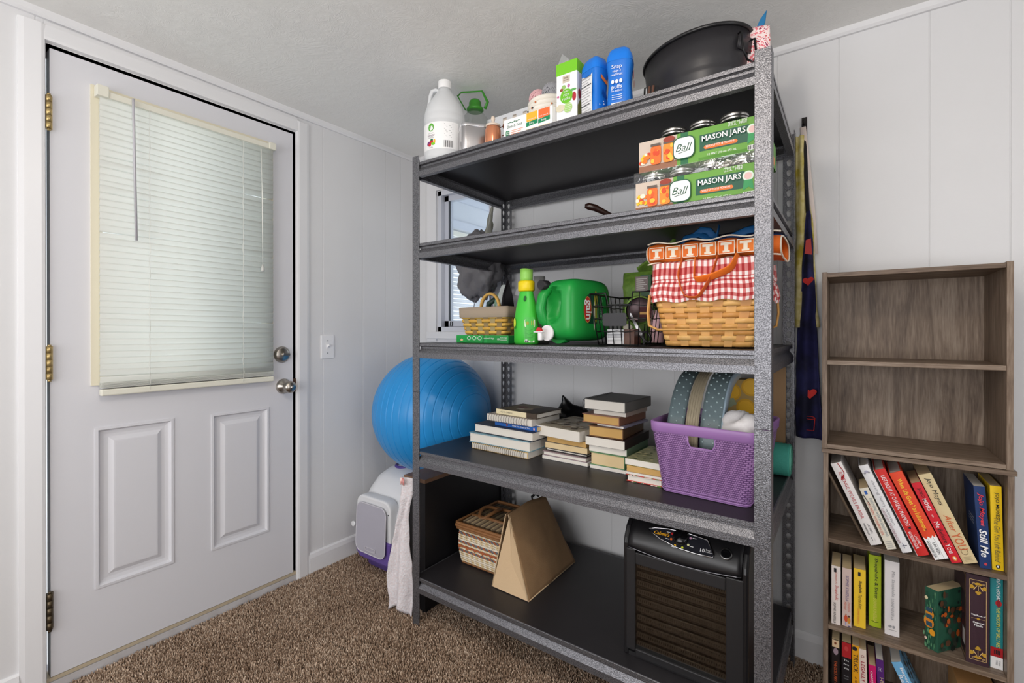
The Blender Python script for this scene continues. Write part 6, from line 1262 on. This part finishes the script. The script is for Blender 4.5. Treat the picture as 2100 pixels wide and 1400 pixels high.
# bottom tier, mostly below the frame
GB3 = 'books standing on the bottom shelf of the lower bookcase'; ZB = .0305
b = book_up('black paperback with orange lettering, first on the bottom shelf', 2.0310, -.237, ZB, .0195, .192, .12, cov(28,20,20), PAGEC, 0, 0, False, GB3)
art(b, [(rec(.001,.0185,.170,.1915), plain(214,186,150,.5)), (ell(.003,.004,12,(.009,.182)), plain(120,60,30,.5)), (ell(.006,.010,12,(.010,.158)), plain(150,130,140,.5))], (0,-.0018,0), FX, FZ); sp(b, 'THE LOST ART OF KEEPING', .0195, .192, .38, .115, plain(206,96,50,.5), 0, hh=.0075)
b = book_up('black paperback with red top panel and white serif title on the bottom shelf', 2.0555, -.237, ZB, .0225, .194, .13, cov(26,22,26), PAGEC, 0, 0, False, GB3)
art(b, [(rec(.0004,.0221,.150,.1936), plain(170,30,36,.5)), (ell(.005,.007,14,(.011,.176)), plain(190,60,60,.5))], (0,-.0018,0), FX, FZ)
for s_, z_ in (('The', .142), ('Paris', .130), ('Wife', .118), ('Paula', .096), ('McLain', .088)): txt(b, s_, (.011,-.0022,z_), FX, FZ, w=.012 if z_ > .1 else .011, m=LBLW if z_ > .1 else GRI)
b = book_up('mustard yellow paperback with black capital title on the bottom shelf', 2.0805, -.237, ZB, .0170, .193, .13, cov(226,158,24), PAGEC, 0, 0, False, GB3)
art(b, [(ell(.006,.006,14,(.006,.184)), INK)], (0,-.0018,0), FX, FZ); sp(b, 'TRUCK', .017, .193, .74, .054, INK, 0, hh=.0105); sp(b, 'a love story', .017, .193, .38, .06, plain(110,60,20,.5), 0, hh=.008, shear=.3)
b = book_up('pale pink to green paperback with red title on the bottom shelf', 2.1005, -.237, ZB, .0175, .188, .13, cov(226,208,196), PAGEC, 1.5, 0, False, GB3)
sp(b, 'O', .0175, .188, .90, .008, plain(130,50,50,.5), 0); sp(b, 'LEGALLY BLONDE', .0175, .188, .50, .120, plain(170,40,60,.5), 0, hh=.0085, bold=.01)
b = book_up('small magenta paperback with white script on the bottom shelf', 2.1225, -.238, ZB, .0165, .152, .105, cov(200,26,104), PAGEC, 1.5, 0, False, GB3)
sp(b, 'CABOT', .0165, .152, .80, .028, LBLW, -.002, hh=.005); sp(b, 'Princess', .0165, .152, .52, .055, LBLW, 0, hh=.011, shear=.3)
b = book_up('purple paperback with small white emblem on the bottom shelf', 2.1430, -.236, ZB, .0165, .174, .11, cov(82,36,112), PAGE, 2.5, 0, False, GB3)
art(b, [(rec(.004,.0125,.142,.152), plain(150,130,170,.5)), (rec(.005,.0115,.143,.151), plain(82,36,112,.5)), (ell(.0012,.003,8,(.008,.147)), LBLW)], (0,-.0018,0), FX, FZ); sp(b, 'HEAVEN', .0165, .174, .55, .06, plain(200,180,140,.5), .002, hh=.008)
b = book_up('sky blue hardback leaning with white title on the bottom shelf', 2.2500, -.232, ZB, .0230, .193, .14, cov(112,174,216), PAGE, 24.5, 0, False, GB3)
sp(b, 'Beyond', .023, .193, .80, .050, LBLW, .004, hh=.0085, bold=.01); sp(b, 'Reason', .023, .193, .70, .050, LBLW, -.006, hh=.0085, bold=.01)
art(b, [(ell(random.uniform(.004,.010), random.uniform(.004,.010), 8, (random.uniform(.01,.13), random.uniform(.01,.18))), plain(*random.choice([(60,80,90),(100,90,80),(80,110,130)]),.5)) for _ in range(30)], (.0233,0,0), (0,1,0), FZ)
box_ = carton('tan_box', 'tan cardboard box in the right corner of the bottom shelf', 'box', 2.310, 2.388, -.215, -.060, ZB, ZB+.160, plain(204,150,92,.7))
# ---------------------------------------------------------------- aprons hanging between rack and bookcase
hk = thing('wall_hook', 'small dark hook on the wall holding the aprons', 'hook', (1.945,-.002,1.852)); mk('hook', MB().box(-.008,.008,-.004,.002,-.03,.03).tube([(0,-.004,.01),(0,-.022,.008),(0,-.030,-.004),(0,-.028,.012)], .003, 8), mat('dark_hook', (40,38,38), .4, metal=.6), hk)
a1 = thing('yellow_apron', 'pale yellow and olive apron hanging behind the navy apron', 'apron', (1.952,-.022,.80))
mk('cloth', drape(lambda u, v: (-.030+.030*v*u*1.4+.028*u, -.012+.008*math.sin(8*u+4*v), 1.010-.66*v), 10, 40, .004, 8, 3), mat('yellow_print_cotton', (226,214,160), .9, var=(26,.3,(178,160,60))), a1, solid=.004)
mk('pale_strap', MB().tube([(-.010,-.008,1.04),(.004,-.010,.90),(.018,-.012,.74),(.026,-.012,.60)], .006, 8, flat=(.002,.009)), plain(226,212,204,.8), a1)
a2 = thing('navy_apron', 'navy apron printed with red hearts hanging on the wall beside the bookcase', 'apron', (1.958,-.030,.775))
def apron(u, v):
    z = .770*(1-v); w = .010+.066*min(1, v*1.15)**.75; x = .0-.020*min(1, v*1.6)+.010*v
    return (x+w*(u-.32), -.016+.014*math.sin(7*u+2.5*v)*min(1, v*2)-.012*u, z)
mk('cloth', drape(apron, 24, 50, .004, 9, 12), mat('navy_print_cotton', (22,22,46), .85, var=(11,.25,(44,44,96))), a2, solid=.004)
mk('neck_strap', MB().tube([(-.014,.004,1.078),(-.006,-.010,.90),(.0,-.014,.765)], .005, 8, flat=(.002,.006)), mat('black_tape', (26,24,28), .8), a2)
RH = mat('red_print', (206,52,48), .85)
def onap(u, v): return Vector(apron(u, v))+Vector((0,-.0085,0))
for u, v, s_ in ((.55,.31,.020), (.60,.80,.024)):
    p = onap(u, v); mk('heart_print', MB().prism(heart(s_*.8), tuple(p), (1,-.10,.12), (.0,0,1), .001), RH, a2)
p = onap(.55,.935); mk('glass_print', MB().tube([(p.x-.014,p.y,p.z+.022),(p.x-.012,p.y,p.z-.020),(p.x+.012,p.y,p.z-.020),(p.x+.015,p.y,p.z+.022)], .0016, 5).tube([(p.x+.015*math.cos(2*PI*i/16), p.y, p.z+.022+.005*math.sin(2*PI*i/16)) for i in range(16)], .0012, 4, closed=True), RH, a2)
p = onap(.5,.15); mk('red_patch', MB().prism([(-.010,-.03),(.012,-.035),(.008,.02),(-.006,.016)], tuple(p), (1,-.1,0), (0,0,1), .001), plain(190,70,66,.85), a2)
# ---------------------------------------------------------------- carpet pile: tufts of twisted yarn over the visible floor
rng = np.random.default_rng(5)
def carpet():
    step = .0046; pts = []
    for (x0, x1, y0, y1, st) in ((.012, 1.95, -1.85, -.012, step), (1.92, 2.62, -.9, -.012, step*1.3), (.012, 3.2, -3.0, -1.85, step*2.2), (1.95, 3.2, -1.85, -.9, step*2.2)):
        gx_, gy_ = np.meshgrid(np.arange(x0, x1, st), np.arange(y0, y1, st)); g = np.stack([gx_.ravel(), gy_.ravel()], 1); g += rng.uniform(-.5, .5, g.shape)*st
        g = g[(g[:, 0] > x0) & (g[:, 1] < -.006) & (g[:, 0] > .006)]
        pts.append(np.concatenate([g, np.full((len(g), 1), st/step)], 1))
    P = np.concatenate(pts); n = len(P)
    ang = rng.uniform(0, 2*PI, n); h = rng.uniform(.009, .015, n); w = rng.uniform(.0016, .0026, n)*P[:, 2]; ln = rng.uniform(.001, .0055, n)*P[:, 2]; la = rng.uniform(0, 2*PI, n)
    lo = 0.5+0.5*np.sin(P[:, 0]*9+1.3*np.sin(P[:, 1]*7))*np.sin(P[:, 1]*8+1.7*np.sin(P[:, 0]*6))
    V = np.zeros((n, 7, 3)); c, s_ = np.cos(ang), np.sin(ang)
    for k in range(3):
        a = ang+2*PI*k/3
        V[:, k, 0] = P[:, 0]+w*np.cos(a); V[:, k, 1] = P[:, 1]+w*np.sin(a); V[:, k, 2] = -.012
        V[:, 3+k, 0] = P[:, 0]+.55*ln*np.cos(la)+w*1.15*np.cos(a+.5); V[:, 3+k, 1] = P[:, 1]+.55*ln*np.sin(la)+w*1.15*np.sin(a+.5); V[:, 3+k, 2] = -.012+h*.6
    V[:, 6, 0] = P[:, 0]+ln*np.cos(la); V[:, 6, 1] = P[:, 1]+ln*np.sin(la); V[:, 6, 2] = -.012+h
    V[:, :, 2] = np.minimum(V[:, :, 2], .004)
    base = (np.arange(n)*7)[:, None]
    F = np.concatenate([base+np.array(t_) for t_ in ((0,1,4),(0,4,3),(1,2,5),(1,5,4),(2,0,3),(2,3,5),(3,4,6),(4,5,6),(5,3,6))], 1).reshape(-1)
    nf = n*9; me = bpy.data.meshes.new('carpet_pile'); me.vertices.add(n*7); me.vertices.foreach_set('co', V.ravel())
    me.loops.add(nf*3); me.loops.foreach_set('vertex_index', F.astype(np.int32)); me.polygons.add(nf); me.polygons.foreach_set('loop_start', np.arange(0, nf*3, 3, dtype=np.int32)); me.polygons.foreach_set('loop_total', np.full(nf, 3, dtype=np.int32))
    at_ = me.attributes.new('tone', 'FLOAT', 'POINT'); tone = np.clip(rng.normal(.5, .24, n)+.16*(lo-.5), 0, 1); at_.data.foreach_set('value', np.repeat(tone, 7).astype(np.float32))
    me.update(calc_edges=True); me.validate()
    m = mat('brown_frieze_yarn', (120,98,80), .95, spec=.15); nn, L, b = nodes_of(m)
    a = nn.new('ShaderNodeAttribute'); a.attribute_name = 'tone'; r = nn.new('ShaderNodeValToRGB'); e = r.color_ramp.elements
    e[0].color = S(104,82,66); e[0].position = .08; e[1].color = S(226,204,182); e[1].position = .95; q = e.new(.5); q.color = S(170,144,122)
    L.new(a.outputs['Fac'], r.inputs[0]); L.new(r.outputs[0], b.inputs['Base Color'])
    me.materials.append(m); o = bpy.data.objects.new('carpet', me); COL.objects.link(o); o['kind'] = 'stuff'; o['label'] = 'brown and tan twisted frieze carpet pile covering the floor'; o['category'] = 'carpet'
carpet()
